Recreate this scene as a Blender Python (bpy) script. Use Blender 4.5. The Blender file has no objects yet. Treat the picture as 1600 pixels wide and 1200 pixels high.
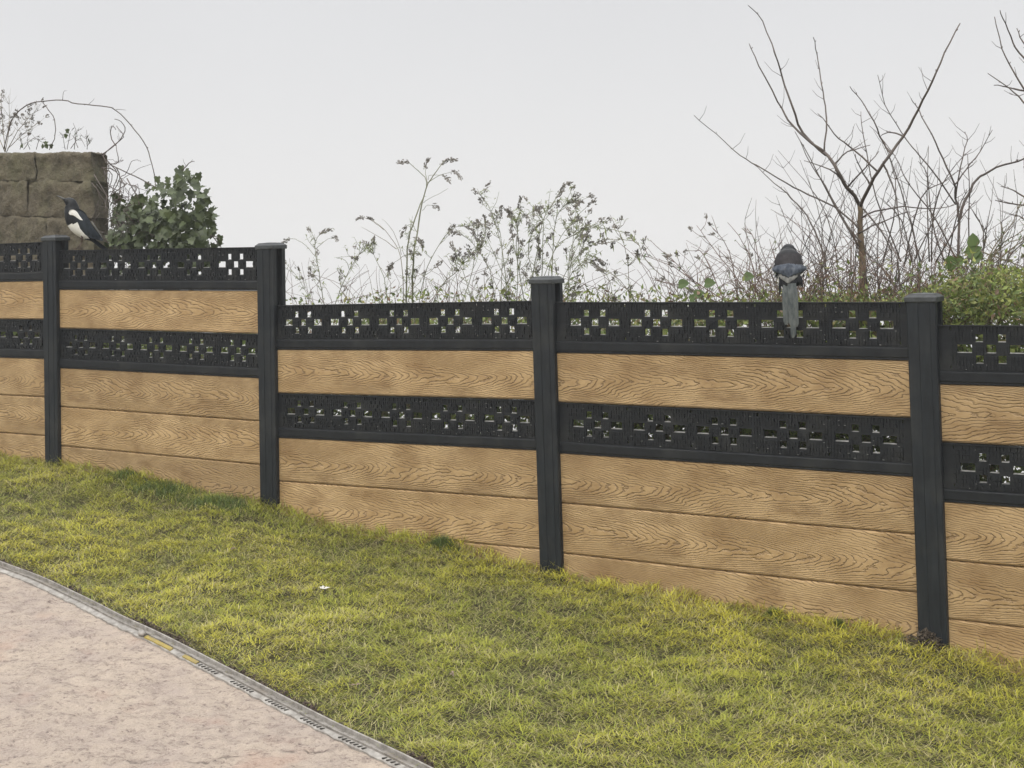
import bpy, math, random
import numpy as np
from mathutils import Vector, Matrix, noise as mnoise
random.seed(7); rng = np.random.default_rng(7)
S = bpy.context.scene; C = S.collection
# ------------------------------------------------------------------ camera
FPX = 2200.0; CU, CV = 800.0, 388.0; ROLL = 0.028; EYE = 1.9
F = Vector((0, 1, 0))
R = Vector((math.cos(ROLL), 0, -math.sin(ROLL))); U = Vector((math.sin(ROLL), 0, math.cos(ROLL)))
CAM = Vector((0, 0, EYE))
cd = bpy.data.cameras.new('camera'); cam = bpy.data.objects.new('camera', cd); C.objects.link(cam)
M4 = Matrix.Identity(4)
for i in range(3):
    M4[i][0] = R[i]; M4[i][1] = U[i]; M4[i][2] = -F[i]; M4[i][3] = CAM[i]
cam.matrix_world = M4
cd.sensor_width = 36; cd.lens = 36 * FPX / 1600; cd.shift_y = -(600 - CV) / 1600
cd.clip_end = 2000; cd.clip_start = 0.05
S.camera = cam
S.render.resolution_x = 1024; S.render.resolution_y = 768
# ------------------------------------------------------------------ world, sun, exposure
W = bpy.data.worlds.new("World"); S.world = W; W.use_nodes = True
nt = W.node_tree; bg = nt.nodes['Background']
sky = nt.nodes.new('ShaderNodeTexSky'); sky.sky_type = 'NISHITA'; sky.sun_disc = False
SUN_EL, SUN_AZ = math.radians(48), math.radians(200)      # azimuth: compass direction the light comes from
sky.sun_elevation = SUN_EL; sky.sun_rotation = SUN_AZ
tc = nt.nodes.new('ShaderNodeTexCoord'); sx = nt.nodes.new('ShaderNodeSeparateXYZ')
nt.links.new(tc.outputs['Generated'], sx.inputs[0])
rp = nt.nodes.new('ShaderNodeValToRGB'); nt.links.new(sx.outputs['Z'], rp.inputs[0])
e = rp.color_ramp.elements
e[0].position = 0.0; e[0].color = (.81, .80, .80, 1)
e[1].position = 1.0; e[1].color = (1, 1, 1, 1)
k_ = rp.color_ramp.elements.new(.19); k_.color = (.715, .715, .725, 1)
k_ = rp.color_ramp.elements.new(.32); k_.color = (.85, .845, .84, 1)
brt = nt.nodes.new('ShaderNodeMapRange'); nt.links.new(sx.outputs['Z'], brt.inputs[0])
brt.inputs[1].default_value = .22; brt.inputs[2].default_value = 1; brt.inputs[3].default_value = 1; brt.inputs[4].default_value = 2.2
vm = nt.nodes.new('ShaderNodeVectorMath'); vm.operation = 'SCALE'
nt.links.new(rp.outputs[0], vm.inputs[0]); nt.links.new(brt.outputs[0], vm.inputs['Scale'])
ns = nt.nodes.new('ShaderNodeTexNoise'); ns.inputs['Scale'].default_value = 2.0; ns.inputs['Detail'].default_value = 3
nt.links.new(tc.outputs['Generated'], ns.inputs[0])
cm = nt.nodes.new('ShaderNodeMapRange'); cm.inputs[1].default_value = .3; cm.inputs[2].default_value = .7
cm.inputs[3].default_value = .97; cm.inputs[4].default_value = 1.03; nt.links.new(ns.outputs['Fac'], cm.inputs[0])
vm2 = nt.nodes.new('ShaderNodeVectorMath'); vm2.operation = 'SCALE'
nt.links.new(vm.outputs[0], vm2.inputs[0]); nt.links.new(cm.outputs[0], vm2.inputs['Scale'])
sk = nt.nodes.new('ShaderNodeVectorMath'); sk.operation = 'SCALE'; sk.inputs['Scale'].default_value = .08
nt.links.new(sky.outputs[0], sk.inputs[0])
mx = nt.nodes.new('ShaderNodeMix'); mx.data_type = 'RGBA'; mx.inputs[0].default_value = .96
nt.links.new(sk.outputs[0], mx.inputs[6]); nt.links.new(vm2.outputs[0], mx.inputs[7])
nt.links.new(mx.outputs[2], bg.inputs[0]); bg.inputs[1].default_value = 1.08
sl = bpy.data.lights.new('sun', 'SUN'); sl.energy = 1.6; sl.angle = math.radians(22); sl.color = (1, .94, .82)
so = bpy.data.objects.new('sun', sl); C.objects.link(so)
sd = Vector((math.sin(SUN_AZ) * math.cos(SUN_EL), math.cos(SUN_AZ) * math.cos(SUN_EL), math.sin(SUN_EL)))
so.rotation_euler = sd.to_track_quat('Z', 'Y').to_euler(); so.location = sd * 30
S.view_settings.view_transform = 'Standard'; S.view_settings.look = 'None'
S.view_settings.exposure = 0.0; S.view_settings.gamma = 1
# ------------------------------------------------------------------ frame of reference of the fence
def ray(u, v): return F + R * ((u - CU) / FPX) + U * (-(v - CV) / FPX)
T = -ray(-2650, CV + ROLL * 3450); T.z = 0; T.normalize()            # along the fence, to the right
N = Vector((T.y, -T.x, 0)); N = N if N.dot(-CAM - F * 0 + Vector((0, -1, 0))) > 0 else -N   # towards the camera side
P4 = ray(850, 600) * 6.86; P4.z = 0
def P(t, n, z): return P4 + T * t + N * n + Vector((0, 0, z))
def at(u, v, n=0.0):
    """point seen at photo pixel (u,v) on the vertical plane n metres in front of the fence boards"""
    d = ray(u, v); o = P4 + N * n
    k = (o - CAM).dot(N) / d.dot(N)
    return CAM + d * k
def tz(u, v, n=0.0):
    p = at(u, v, n); return (p - P4).dot(T), p.z
_base = [(-300, 665), (-120, 695), (0, 716), (92, 726), (200, 742), (330, 774), (404, 785), (500, 818), (600, 838), (700, 852), (770, 872), (843, 894),
         (900, 903), (1050, 932), (1200, 960), (1300, 974), (1430, 1000), (1480, 1016), (1600, 1048), (1800, 1085)]
_bt = [tz(u, v, .0) for u, v in _base]
GT = np.array([a for a, b in _bt]); GZ = np.array([b for a, b in _bt])
def gz(t, n=0.0):
    t = np.asarray(t, float); n = np.asarray(n, float)
    z = np.interp(t, GT, GZ)
    sm = -0.083 * t + np.interp(0, GT, GZ)                     # the even slope away from the fence
    sm = np.where(t < GT[0], GZ[0] + .0 * t, np.where(t > GT[-1], GZ[-1], sm))
    w = np.clip((n) / 1.0, 0, 1)
    z2 = z * (1 - w) + sm * w
    lump = .012 * np.sin(t * 3.1 + n * 2.3) * np.sin(n * 3.7 - t * 1.3) * np.clip(n, 0, 1)
    back = np.where(n < -.1, (n + .1) * .32, 0)
    return z2 + lump + back
def ground_hit(u, v):
    d = ray(u, v); lo, hi = 1.0, 12.0
    for _ in range(50):
        m = (lo + hi) / 2; p = CAM + d * m
        t = (p - P4).dot(T); n = (p - P4).dot(N)
        if p.z > float(gz(t, n)): lo = m
        else: hi = m
    return t, n
# ------------------------------------------------------------------ helpers
class MB:
    def __init__(s): s.v = []; s.f = []; s.m = []
    def add(s, vs, fs, mi=0):
        b = len(s.v); s.v += [tuple(x) for x in vs]; s.f += [tuple(b + i for i in f) for f in fs]; s.m += [mi] * len(fs)
    def box(s, o, a, b, c, mi=0):
        """o corner, edge vectors a b c"""
        o = Vector(o); a = Vector(a); b = Vector(b); c = Vector(c)
        vs = [o, o + a, o + a + b, o + b, o + c, o + a + c, o + a + b + c, o + b + c]
        s.add(vs, [(0, 3, 2, 1), (4, 5, 6, 7), (0, 1, 5, 4), (1, 2, 6, 5), (2, 3, 7, 6), (3, 0, 4, 7)], mi)
    def tube(s, pts, r0, r1=None, sides=5, mi=0):
        pts = [Vector(p) for p in pts]; r1 = r0 if r1 is None else r1; n = len(pts)
        if n < 2: return
        rings = []; ref = Vector((.3, .8, .1))
        for i, p in enumerate(pts):
            d = (pts[min(i + 1, n - 1)] - pts[max(i - 1, 0)])
            if d.length < 1e-7: d = Vector((0, 0, 1))
            d.normalize(); a = d.cross(ref)
            if a.length < .1: a = d.cross(Vector((1, 0, 0)))
            a.normalize(); b = d.cross(a); r = r0 + (r1 - r0) * i / (n - 1)
            rings.append([p + (a * math.cos(2 * math.pi * k / sides) + b * math.sin(2 * math.pi * k / sides)) * r for k in range(sides)])
        vs = [x for rg in rings for x in rg]; fs = []
        for i in range(n - 1):
            for k in range(sides):
                k2 = (k + 1) % sides
                fs.append((i * sides + k, i * sides + k2, (i + 1) * sides + k2, (i + 1) * sides + k))
        fs.append(tuple(range(sides - 1, -1, -1))); fs.append(tuple((n - 1) * sides + k for k in range(sides)))
        s.add(vs, fs, mi)
    def leaf(s, p, d, nrm, L, w, fold=.25, mi=0, droop=.0):
        """pointed folded leaf of four faces"""
        p = Vector(p); d = Vector(d).normalized(); sd_ = d.cross(Vector(nrm))
        if sd_.length < 1e-4: sd_ = d.cross(Vector((.3, .2, .9)))
        sd_.normalize(); n_ = sd_.cross(d)
        dn = Vector((0, 0, -1)) * droop * L
        a = p; m1 = p + d * L * .45 + dn * .3; m2 = p + d * L + dn
        l1 = p + d * L * .35 + sd_ * w * .5 + n_ * w * fold + dn * .2; r1 = p + d * L * .35 - sd_ * w * .5 + n_ * w * fold + dn * .2
        s.add([a, r1, m1, l1, m2], [(0, 1, 2), (0, 2, 3), (1, 4, 2), (2, 4, 3)], mi)
    def lobed(s, p, d, nrm, L, mi=0, soft=False):
        """five-pointed ivy or bramble leaf"""
        p = Vector(p); d = Vector(d).normalized(); q = d.cross(Vector(nrm))
        if q.length < 1e-4: q = d.cross(Vector((.3, .2, .9)))
        q.normalize(); n_ = q.cross(d)
        prof = [(0, 0), (-.12, .30), (.12, .52), (.28, .34), (.52, .46), (.62, .22), (1, 0), (.62, -.22), (.52, -.46), (.28, -.34), (.12, -.52), (-.12, -.30)]
        if soft: prof = [(0, 0), (-.05, .18), (.08, .36), (.30, .44), (.42, .40), (.68, .30), (1, 0), (.68, -.30), (.42, -.40), (.30, -.44), (.08, -.36), (-.05, -.18)]
        vs = [p + d * L * x * .9 + q * L * y + n_ * L * (.16 * abs(y) - .12 * x * x) for x, y in prof]
        c = p + d * L * .32 - n_ * L * .03
        b = [c] + vs; k = len(vs)
        s.add(b, [(0, 1 + i, 1 + (i + 1) % k) for i in range(k)], mi)
    def build(s, name, mats, parent=None, smooth=False, loc=None):
        me = bpy.data.meshes.new(name); me.from_pydata(s.v, [], s.f)
        mats = mats if isinstance(mats, (list, tuple)) else [mats]
        for m in mats: me.materials.append(m)
        if len(mats) > 1: me.polygons.foreach_set('material_index', s.m)
        if smooth: me.polygons.foreach_set('use_smooth', [True] * len(s.f))
        me.update()
        o = bpy.data.objects.new(name, me); C.objects.link(o)
        if parent: o.parent = parent; o.matrix_parent_inverse = Matrix.Translation(parent.location).inverted() if loc is None else Matrix.Identity(4)
        return o
def tag(o, label, cat, group=None, kind=None):
    if label: o['label'] = label
    if cat: o['category'] = cat
    if group: o['group'] = group
    if kind: o['kind'] = kind
    return o
def empty(name, loc, label, cat, group=None):
    o = bpy.data.objects.new(name, None); C.objects.link(o); o.location = loc; o.empty_display_size = .1
    return tag(o, label, cat, group)
# ------------------------------------------------------------------ materials
class NM:
    def __init__(s, name):
        s.m = bpy.data.materials.new(name); s.m.use_nodes = True; s.t = s.m.node_tree
        s.b = s.t.nodes['Principled BSDF']; s.tc = s.n('ShaderNodeTexCoord')
    def n(s, ty, **kw):
        x = s.t.nodes.new(ty)
        for k, v in kw.items(): setattr(x, k, v)
        return x
    def l(s, a, b): s.t.links.new(a, b)
    def put(s, sock, x):
        if hasattr(x, 'is_linked') or hasattr(x, 'links'): s.l(x, sock)
        else: sock.default_value = x
    def math(s, op, a, b=0.0, c=None, clamp=False):
        x = s.n('ShaderNodeMath', operation=op); x.use_clamp = clamp
        s.put(x.inputs[0], a); s.put(x.inputs[1], b)
        if c is not None: s.put(x.inputs[2], c)
        return x.outputs[0]
    def coords(s, scale=(1, 1, 1), src='Object', off=None):
        x = s.n('ShaderNodeMapping'); x.inputs['Scale'].default_value = scale; s.l(s.tc.outputs[src], x.inputs[0])
        if off is not None: s.l(off, x.inputs['Location'])
        return x.outputs[0]
    def noise(s, scale, detail=4, rough=.55, vec=None, dist=0):
        x = s.n('ShaderNodeTexNoise'); x.inputs['Scale'].default_value = scale; x.inputs['Detail'].default_value = detail
        x.inputs['Roughness'].default_value = rough; x.inputs['Distortion'].default_value = dist
        s.l(vec if vec is not None else s.tc.outputs['Object'], x.inputs[0]); return x.outputs['Fac']
    def rng(s, x, a, b, c=0., d=1.):
        y = s.n('ShaderNodeMapRange'); s.l(x, y.inputs[0])
        for i, q in enumerate((a, b, c, d)): y.inputs[i + 1].default_value = q
        return y.outputs[0]
    def mix(s, f, a, b):
        x = s.n('ShaderNodeMix', data_type='RGBA'); s.put(x.inputs[0], f)
        for i, q in ((6, a), (7, b)):
            if isinstance(q, tuple): x.inputs[i].default_value = (*q, 1) if len(q) == 3 else q
            else: s.l(q, x.inputs[i])
        return x.outputs[2]
    def color(s, x):
        if isinstance(x, tuple): s.b.inputs['Base Color'].default_value = (*x, 1)
        else: s.l(x, s.b.inputs['Base Color'])
    def rough(s, x): s.put(s.b.inputs['Roughness'], x)
    def bump(s, h, strength=.5, dist=.01):
        x = s.n('ShaderNodeBump'); x.inputs['Strength'].default_value = strength; x.inputs['Distance'].default_value = dist
        s.l(h, x.inputs['Height']); s.l(x.outputs[0], s.b.inputs['Normal'])
def sep(a, vec):
    x = a.n('ShaderNodeSeparateXYZ'); a.l(vec, x.inputs[0]); return x.outputs
MAT = {}
def wood():
    a = NM('composite_wood'); oi = a.n('ShaderNodeObjectInfo')
    x, y, z = sep(a, a.tc.outputs['Object'])
    off = a.math('MULTIPLY', oi.outputs['Random'], 9.0)
    xs = a.math('ADD', x, off); cmb = a.n('ShaderNodeCombineXYZ'); a.l(xs, cmb.inputs[0]); a.l(z, cmb.inputs[2]); base = cmb.outputs[0]
    def mp(sc):
        m = a.n('ShaderNodeMapping'); m.inputs['Scale'].default_value = sc; a.l(base, m.inputs[0]); return m.outputs[0]
    v = a.math('DIVIDE', a.math('ADD', z, .008), .122)
    v2 = a.math('POWER', a.math('ABSOLUTE', v), 1.35)
    n1 = a.noise(1, 1.5, .4, mp((1.7, 1, 6))); n2 = a.noise(1, 3, .55, mp((16, 1, 34))); n3 = a.noise(1, 1, .4, mp((.9, 1, 2.5)))
    fld = a.math('ADD', a.math('MULTIPLY', xs, 15.0), a.math('MULTIPLY', v2, -10.5))
    fld = a.math('ADD', fld, a.math('MULTIPLY', n1, 11.0)); fld = a.math('ADD', fld, a.math('MULTIPLY', n2, 2.3)); fld = a.math('ADD', fld, a.math('MULTIPLY', n3, 4.0))
    pp = a.math('PINGPONG', fld, .5)
    thick = a.rng(n1, .35, .65, .13, .22)
    g = a.math('SUBTRACT', 1.0, a.math('DIVIDE', pp, thick), clamp=True)
    g = a.math('MULTIPLY', g, a.rng(a.noise(1, 2, .5, mp((6, 1, 14))), .35, .55, .65, 1))
    blot = a.rng(a.noise(1, 4, .6, mp((5, 1, 9))), .45, .72); blot2 = a.rng(a.noise(1, 5, .7, mp((2.4, 1, 4))), .38, .62)
    fine = a.rng(a.noise(1, 3, .7, mp((60, 1, 120))), .3, .7)
    c = a.mix(blot2, (.36, .235, .108), (.50, .345, .178)); c = a.mix(a.math('MULTIPLY', blot, .9), c, (.25, .148, .058))
    c = a.mix(a.math('MULTIPLY', fine, .16), c, (.3, .19, .10))
    c = a.mix(a.math('MULTIPLY', g, .58), c, (.135, .082, .040))
    hs = a.n('ShaderNodeHueSaturation'); a.l(c, hs.inputs['Color']); a.l(a.rng(oi.outputs['Random'], 0, 1, .90, 1.09), hs.inputs['Value']); c = hs.outputs[0]
    # dirt splashed up from the soil on the lowest boards keeps a shape of its own
    a.color(c); a.rough(.62)
    h = a.math('SUBTRACT', a.math('MULTIPLY', fine, .08), g)
    a.bump(h, 1.0, .0045); return a.m
def black(name='black_plastic', streak=False, base=(.0055, .0068, .0088), spec=.3):
    a = NM(name)
    n = a.noise(1, 5, .65, a.coords((60, 60, 9) if streak else (40, 40, 40)))
    n2 = a.noise(6, 4, .6)
    c = a.mix(a.rng(n, .35, .75), base, tuple(x * 2.1 for x in base)); c = a.mix(a.math('MULTIPLY', a.rng(n2, .5, .8), .5), c, (.05, .05, .047))
    a.color(c); a.b.inputs['Specular IOR Level'].default_value = spec; a.rough(a.rng(n2, .3, .7, .42, .65)); a.bump(n, .35, .002); return a.m
def simple(name, c1, c2, sc=8, rough=.6, bump=.2, dist=.003, trans=0, sheen=0):
    a = NM(name); n = a.noise(sc, 5, .6); a.color(a.mix(a.rng(n, .32, .68), c1, c2)); a.rough(rough)
    if bump: a.bump(a.noise(sc * 5, 4, .6), bump, dist)
    if trans:
        tr = a.n('ShaderNodeBsdfTranslucent'); tr.inputs[0].default_value = (c2[0] * 1.2, c2[1] * 1.2, c2[2], 1)
        ms = a.n('ShaderNodeMixShader'); ms.inputs[0].default_value = trans
        out = a.t.nodes['Material Output']; a.l(a.b.outputs[0], ms.inputs[1]); a.l(tr.outputs[0], ms.inputs[2]); a.l(ms.outputs[0], out.inputs[0])
    return a.m
def attr_leaf(name, trans=.25, rough=.55):
    a = NM(name); at_ = a.n('ShaderNodeAttribute'); at_.attribute_name = 'tint'
    a.color(at_.outputs['Color']); a.rough(rough)
    tr = a.n('ShaderNodeBsdfTranslucent'); a.l(at_.outputs['Color'], tr.inputs[0])
    ms = a.n('ShaderNodeMixShader'); ms.inputs[0].default_value = trans
    out = a.t.nodes['Material Output']; a.l(a.b.outputs[0], ms.inputs[1]); a.l(tr.outputs[0], ms.inputs[2]); a.l(ms.outputs[0], out.inputs[0])
    return a.m
MAT['wood'] = wood(); MAT['black'] = black(); MAT['post'] = black('black_post', True, (.0078, .0100, .0126))
MAT['cap'] = black('cap_plastic', False, (.030, .033, .036), .45)
MAT['twig'] = simple('twig_bark', (.055, .045, .042), (.12, .095, .08), 14, .7)
MAT['bark'] = simple('trunk_bark', (.16, .105, .06), (.085, .075, .05), 20, .8)
MAT['redtwig'] = simple('reddish_twig', (.15, .085, .06), (.10, .07, .055), 14, .7)
MAT['stem'] = simple('weed_stem', (.24, .245, .17), (.16, .17, .115), 20, .7)
MAT['straw'] = simple('dry_stem', (.22, .19, .12), (.13, .11, .08), 20, .8)
MAT['seed'] = simple('seed_head', (.17, .16, .145), (.27, .25, .225), 30, .9)
MAT['green'] = simple('weed_leaf', (.15, .20, .07), (.24, .27, .11), 9, .5, trans=.3)
MAT['ivy'] = simple('ivy_leaf', (.016, .026, .010), (.080, .106, .038), 7, .5, trans=.10)
MAT['bramble'] = simple('bramble_leaf', (.05, .09, .022), (.10, .15, .04), 12, .5, trans=.3)
MAT['leafmix'] = attr_leaf('mixed_leaf'); MAT['grass'] = attr_leaf('grass_blade', .25, .6)
def stone():
    a = NM('rough_stone'); n = a.noise(9, 8, .7); n2 = a.noise(45, 5, .7); n3 = a.noise(3, 4, .6)
    c = a.mix(a.rng(n, .3, .7), (.075, .063, .043), (.20, .172, .118)); c = a.mix(a.math('MULTIPLY', a.rng(n2, .45, .7), .6), c, (.045, .037, .028))
    c = a.mix(a.math('MULTIPLY', a.rng(n3, .5, .7), .5), c, (.12, .125, .06)); a.color(c); a.rough(.92); a.bump(a.math('ADD', n, a.math('MULTIPLY', n2, .5)), 1.0, .03); return a.m
MAT['stone'] = stone(); MAT['glint'] = simple('painted_glint', (.42, .42, .41), (.16, .16, .16), 40, .7, 0)  # pale grey last material: glints on the lattice, put into the colour
def soil():
    a = NM('lawn_soil'); n = a.noise(25, 6, .7); c = a.mix(a.rng(n, .35, .65), (.035, .028, .016), (.085, .078, .03)); a.color(c); a.rough(.95); a.bump(n, .8, .01); return a.m
MAT['soil'] = soil()
def drive():
    a = NM('stamped_concrete')
    vec = a.coords((1, 1, 1))
    st = a.coords((15, 24, 15)); st2 = a.coords((60, 85, 60))
    ridge = a.noise(1, 8, .72, st, .3); r2 = a.noise(1, 5, .7, st2, .0); big = a.noise(1.3, 4, .6); mid = a.noise(5, 5, .6)
    c = a.mix(a.rng(big, .35, .65), (.45, .375, .315), (.53, .44, .355)); c = a.mix(a.math('MULTIPLY', a.rng(mid, .45, .7), .55), c, (.33, .27, .255))
    pit = a.rng(ridge, .51, .38); pit2 = a.rng(r2, .47, .38)
    c = a.mix(a.math('MULTIPLY', pit, .42), c, (.19, .145, .13)); c = a.mix(a.math('MULTIPLY', a.math('MULTIPLY', pit2, a.rng(ridge, .57, .44)), .95), c, (.16, .12, .11))
    pits = a.rng(a.noise(38, 4, .7), .40, .33); c = a.mix(a.math('MULTIPLY', pits, .7), c, (.2, .15, .13))
    grit = a.noise(170, 3, .8); c = a.mix(a.math('MULTIPLY', a.rng(grit, .54, .68), .5), c, (.25, .19, .165)); c = a.mix(a.math('MULTIPLY', a.rng(grit, .44, .34), .4), c, (.72, .60, .52))
    pk = a.rng(a.noise(2.4, 3, .6, a.coords((1, 1, 1), off=None)), .56, .68); c = a.mix(a.math('MULTIPLY', pk, .35), c, (.50, .32, .235))
    # one wandering stamped joint, in the slab's own coordinates
    x, y, z = sep(a, a.tc.outputs['Object'])
    wv = a.math('MULTIPLY', a.math('SUBTRACT', a.noise(3.5, 5, .6), .5), .22)
    dd = a.math('ABSOLUTE', a.math('ADD', y, wv)); cr = a.math('SUBTRACT', 1.0, a.math('DIVIDE', dd, .009), clamp=True); cr = a.math('MULTIPLY', cr, a.rng(a.noise(7, 3, .6), .46, .66))
    c = a.mix(a.math('MULTIPLY', cr, .75), c, (.12, .09, .08))
    a.color(c); a.rough(.8)
    h = a.math('ADD', ridge, a.math('MULTIPLY', r2, .35)); h = a.math('SUBTRACT', h, a.math('MULTIPLY', cr, .8)); h = a.math('ADD', h, a.math('MULTIPLY', grit, .25)); a.bump(h, 1.0, .018); return a.m
MAT['drive'] = drive()
def metal():
    a = NM('worn_edging'); n = a.noise(30, 6, .7); n2 = a.noise(7, 4, .6)
    c = a.mix(a.rng(n, .35, .6), (.12, .108, .095), (.29, .27, .25)); c = a.mix(a.math('MULTIPLY', a.rng(n2, .5, .7), .6), c, (.17, .14, .11)); a.color(c); a.rough(.55); a.bump(n, .4, .003); return a.m
MAT['edge'] = metal()
MAT['lip'] = simple('white_lip', (.38, .36, .335), (.17, .155, .14), 34, .5, .3)
MAT['yellow'] = simple('yellow_tape', (.33, .25, .045), (.20, .155, .07), 30, .6, .2)
MAT['dark'] = simple('slot_dark', (.03, .028, .025), (.05, .045, .04), 30, .9, 0)

# ------------------------------------------------------------------ ground, driveway
def grid_mesh(name, ts, ns, mat, dz=0.0):
    tt, nn = np.meshgrid(ts, ns, indexing='ij'); zz = gz(tt, nn) + dz
    b = np.array(P4); t_ = np.array(T); n_ = np.array(N)
    vs = (b[None] + tt.ravel()[:, None] * t_ + nn.ravel()[:, None] * n_); vs[:, 2] += zz.ravel()
    a, c = tt.shape; idx = np.arange(a * c).reshape(a, c)
    fs = np.stack([idx[:-1, :-1], idx[1:, :-1], idx[1:, 1:], idx[:-1, 1:]], -1).reshape(-1, 4)
    me = bpy.data.meshes.new(name); me.from_pydata(vs.tolist(), [], fs.tolist()); me.materials.append(mat)
    me.polygons.foreach_set('use_smooth', [True] * len(fs)); me.update()
    o = bpy.data.objects.new(name, me); C.objects.link(o); return o
ts = np.unique(np.concatenate([np.linspace(-200, -12, 20), np.linspace(-12, 8, 260), np.linspace(8, 200, 20)]))
nsx = np.unique(np.concatenate([np.linspace(-200, -6, 24), np.linspace(-6, 7, 140), np.linspace(7, 60, 8)]))
tag(grid_mesh('ground', ts, nsx, MAT['soil'], -.022), 'soil of the sloping garden under the grass, falling away beyond the fence', None, kind='structure')

edge_px = [(-420, 800), (-250, 822), (-120, 851), (0, 893), (60, 916), (120, 945), (180, 976), (240, 1004), (300, 1035), (380, 1077), (450, 1114), (520, 1150), (600, 1188), (680, 1228), (800, 1290), (980, 1390)]
edge_tn = [ground_hit(u, v) for u, v in edge_px]
def catmull(pts, k=8):
    out = []; n = len(pts)
    for i in range(n - 1):
        p0, p1, p2, p3 = [np.array(pts[min(max(j, 0), n - 1)], float) for j in (i - 1, i, i + 1, i + 2)]
        for q in range(k):
            s = q / k; out.append(.5 * ((2 * p1) + (-p0 + p2) * s + (2 * p0 - 5 * p1 + 4 * p2 - p3) * s * s + (-p0 + 3 * p1 - 3 * p2 + p3) * s ** 3))
    out.append(np.array(pts[-1], float)); return out
EC = catmull(edge_tn, 10)
EC = np.array(EC)
av = EC[-1] - EC[0]; av /= np.linalg.norm(av); inn = np.array([-av[1], av[0]])
if inn[1] < 0: inn = -inn                       # into the driveway, towards the camera
mb = MB(); KN = 170; b0 = []; EF = []
for i in range(len(EC) - 1):
    for q in (0, .2, .4, .6, .8): EF.append(EC[i] * (1 - q) + EC[i + 1] * q)
for p in EF:
    for k in range(KN + 1):
        q = p + inn * (k * .018 + max(0, k - 120) * .03); a_ = Vector((q[0] * 17, q[1] * 17, 0)); fn = mnoise.fractal(a_, .8, 2.3, 4)
        b0.append(P(q[0], q[1], float(gz(q[0], q[1])) + .009 + (.0085 * fn - .006 * max(0, .18 - abs(mnoise.noise(a_ * .8 + Vector((9, 3, 0))))) / .18) * min(1, k / 4)))
fs = [(i * (KN + 1) + k, i * (KN + 1) + k + 1, (i + 1) * (KN + 1) + k + 1, (i + 1) * (KN + 1) + k) for i in range(len(EF) - 1) for k in range(KN)]
mb.add(b0, fs); dw = mb.build('driveway', MAT['drive'], smooth=True)
# give the slab local axes: origin on the stamped joint at the bottom of the view
jt, jn = ground_hit(100, 1196); jt2, jn2 = ground_hit(450, 1178)
pj = P(jt, jn, float(gz(jt, jn))); pj2 = P(jt2, jn2, float(gz(jt2, jn2))); ang = math.atan2(pj2.y - pj.y, pj2.x - pj.x)
Mx = Matrix.Translation(pj) @ Matrix.Rotation(ang, 4, 'Z'); dw.data.transform(Mx.inverted()); dw.matrix_world = Mx
tag(dw, 'pinkish tan stamped concrete driveway with a curved edge', None, kind='structure')
def in_drive(t, n):
    """numpy test: on the driveway side of the curved edge"""
    s = (t - EC[0][0]) * av[0] + (n - EC[0][1]) * av[1]
    h = (t - EC[0][0]) * inn[0] + (n - EC[0][1]) * inn[1]
    es = (EC - EC[0]) @ av; eh = (EC - EC[0]) @ inn
    return h - np.interp(s, es, eh)
# edging
ed = empty('edging_strip', P(EC[40][0], EC[40][1], float(gz(*EC[40]))), 'weathered grey metal edging strip with slotted pale lip curving between lawn and driveway', 'edging')
def strip(name, mat, o0, o1, z0, z1, i0=0, i1=None, zt=None, wob=0.0):
    m = MB(); i1 = len(EC) if i1 is None else i1; vs = []; n = 0
    for i in range(i0, i1):
        p = EC[i]; d = EC[min(i + 1, len(EC) - 1)] - EC[max(i - 1, 0)]; d /= np.linalg.norm(d); q = np.array([-d[1], d[0]]); q = q if q @ inn > 0 else -q
        w = wob * math.sin(i * 1.7) + wob * random.uniform(-.6, .6)
        a = p + q * (o0); b = p + q * (o1 + w); g = float(gz(*p))
        for (pp, zz) in ((a, z0), (a, z1), (b, z1 if zt is None else zt), (b, z0)): vs.append(P(pp[0], pp[1], g + zz))
        n += 1
    f = []
    for i in range(n - 1):
        for k in range(4): f.append((i * 4 + k, i * 4 + (k + 1) % 4, (i + 1) * 4 + (k + 1) % 4, (i + 1) * 4 + k))
    f += [(0, 1, 2, 3), ((n - 1) * 4 + 3, (n - 1) * 4 + 2, (n - 1) * 4 + 1, (n - 1) * 4)]
    m.add(vs, f); return m.build(name, mat, ed)
strip('rim', MAT['lip'], -.028, -.021, -.02, .036)
strip('channel', MAT['edge'], -.0205, .002, -.02, .022)
strip('middle_rib', MAT['edge'], .0025, .007, -.02, .029)
strip('lip', MAT['lip'], .008, .030, -.01, .022, zt=.016, wob=.003)
def near_edge(u):
    pts = [at(*(800, 900)) for _ in ()]
    best = None
    for i, p in enumerate(EC):
        w = P(p[0], p[1], float(gz(*p))) - CAM; uu = CU + FPX * (w.dot(R) / w.dot(F))
        if best is None or abs(uu - u) < best[0]: best = (abs(uu - u), i)
    return best[1]
strip('yellow_tape', MAT['yellow'], .010, .026, .016, .025, near_edge(236), near_edge(276) + 1, zt=.0215)
strip('yellow_tape', MAT['yellow'], .010, .025, .016, .025, near_edge(296), near_edge(314) + 1, zt=.0215)
m = MB(); ea, eb = near_edge(318), near_edge(640); arc = np.concatenate([[0], np.cumsum(np.linalg.norm(np.diff(EC, axis=0), axis=1))]); sp_ = .021
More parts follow.
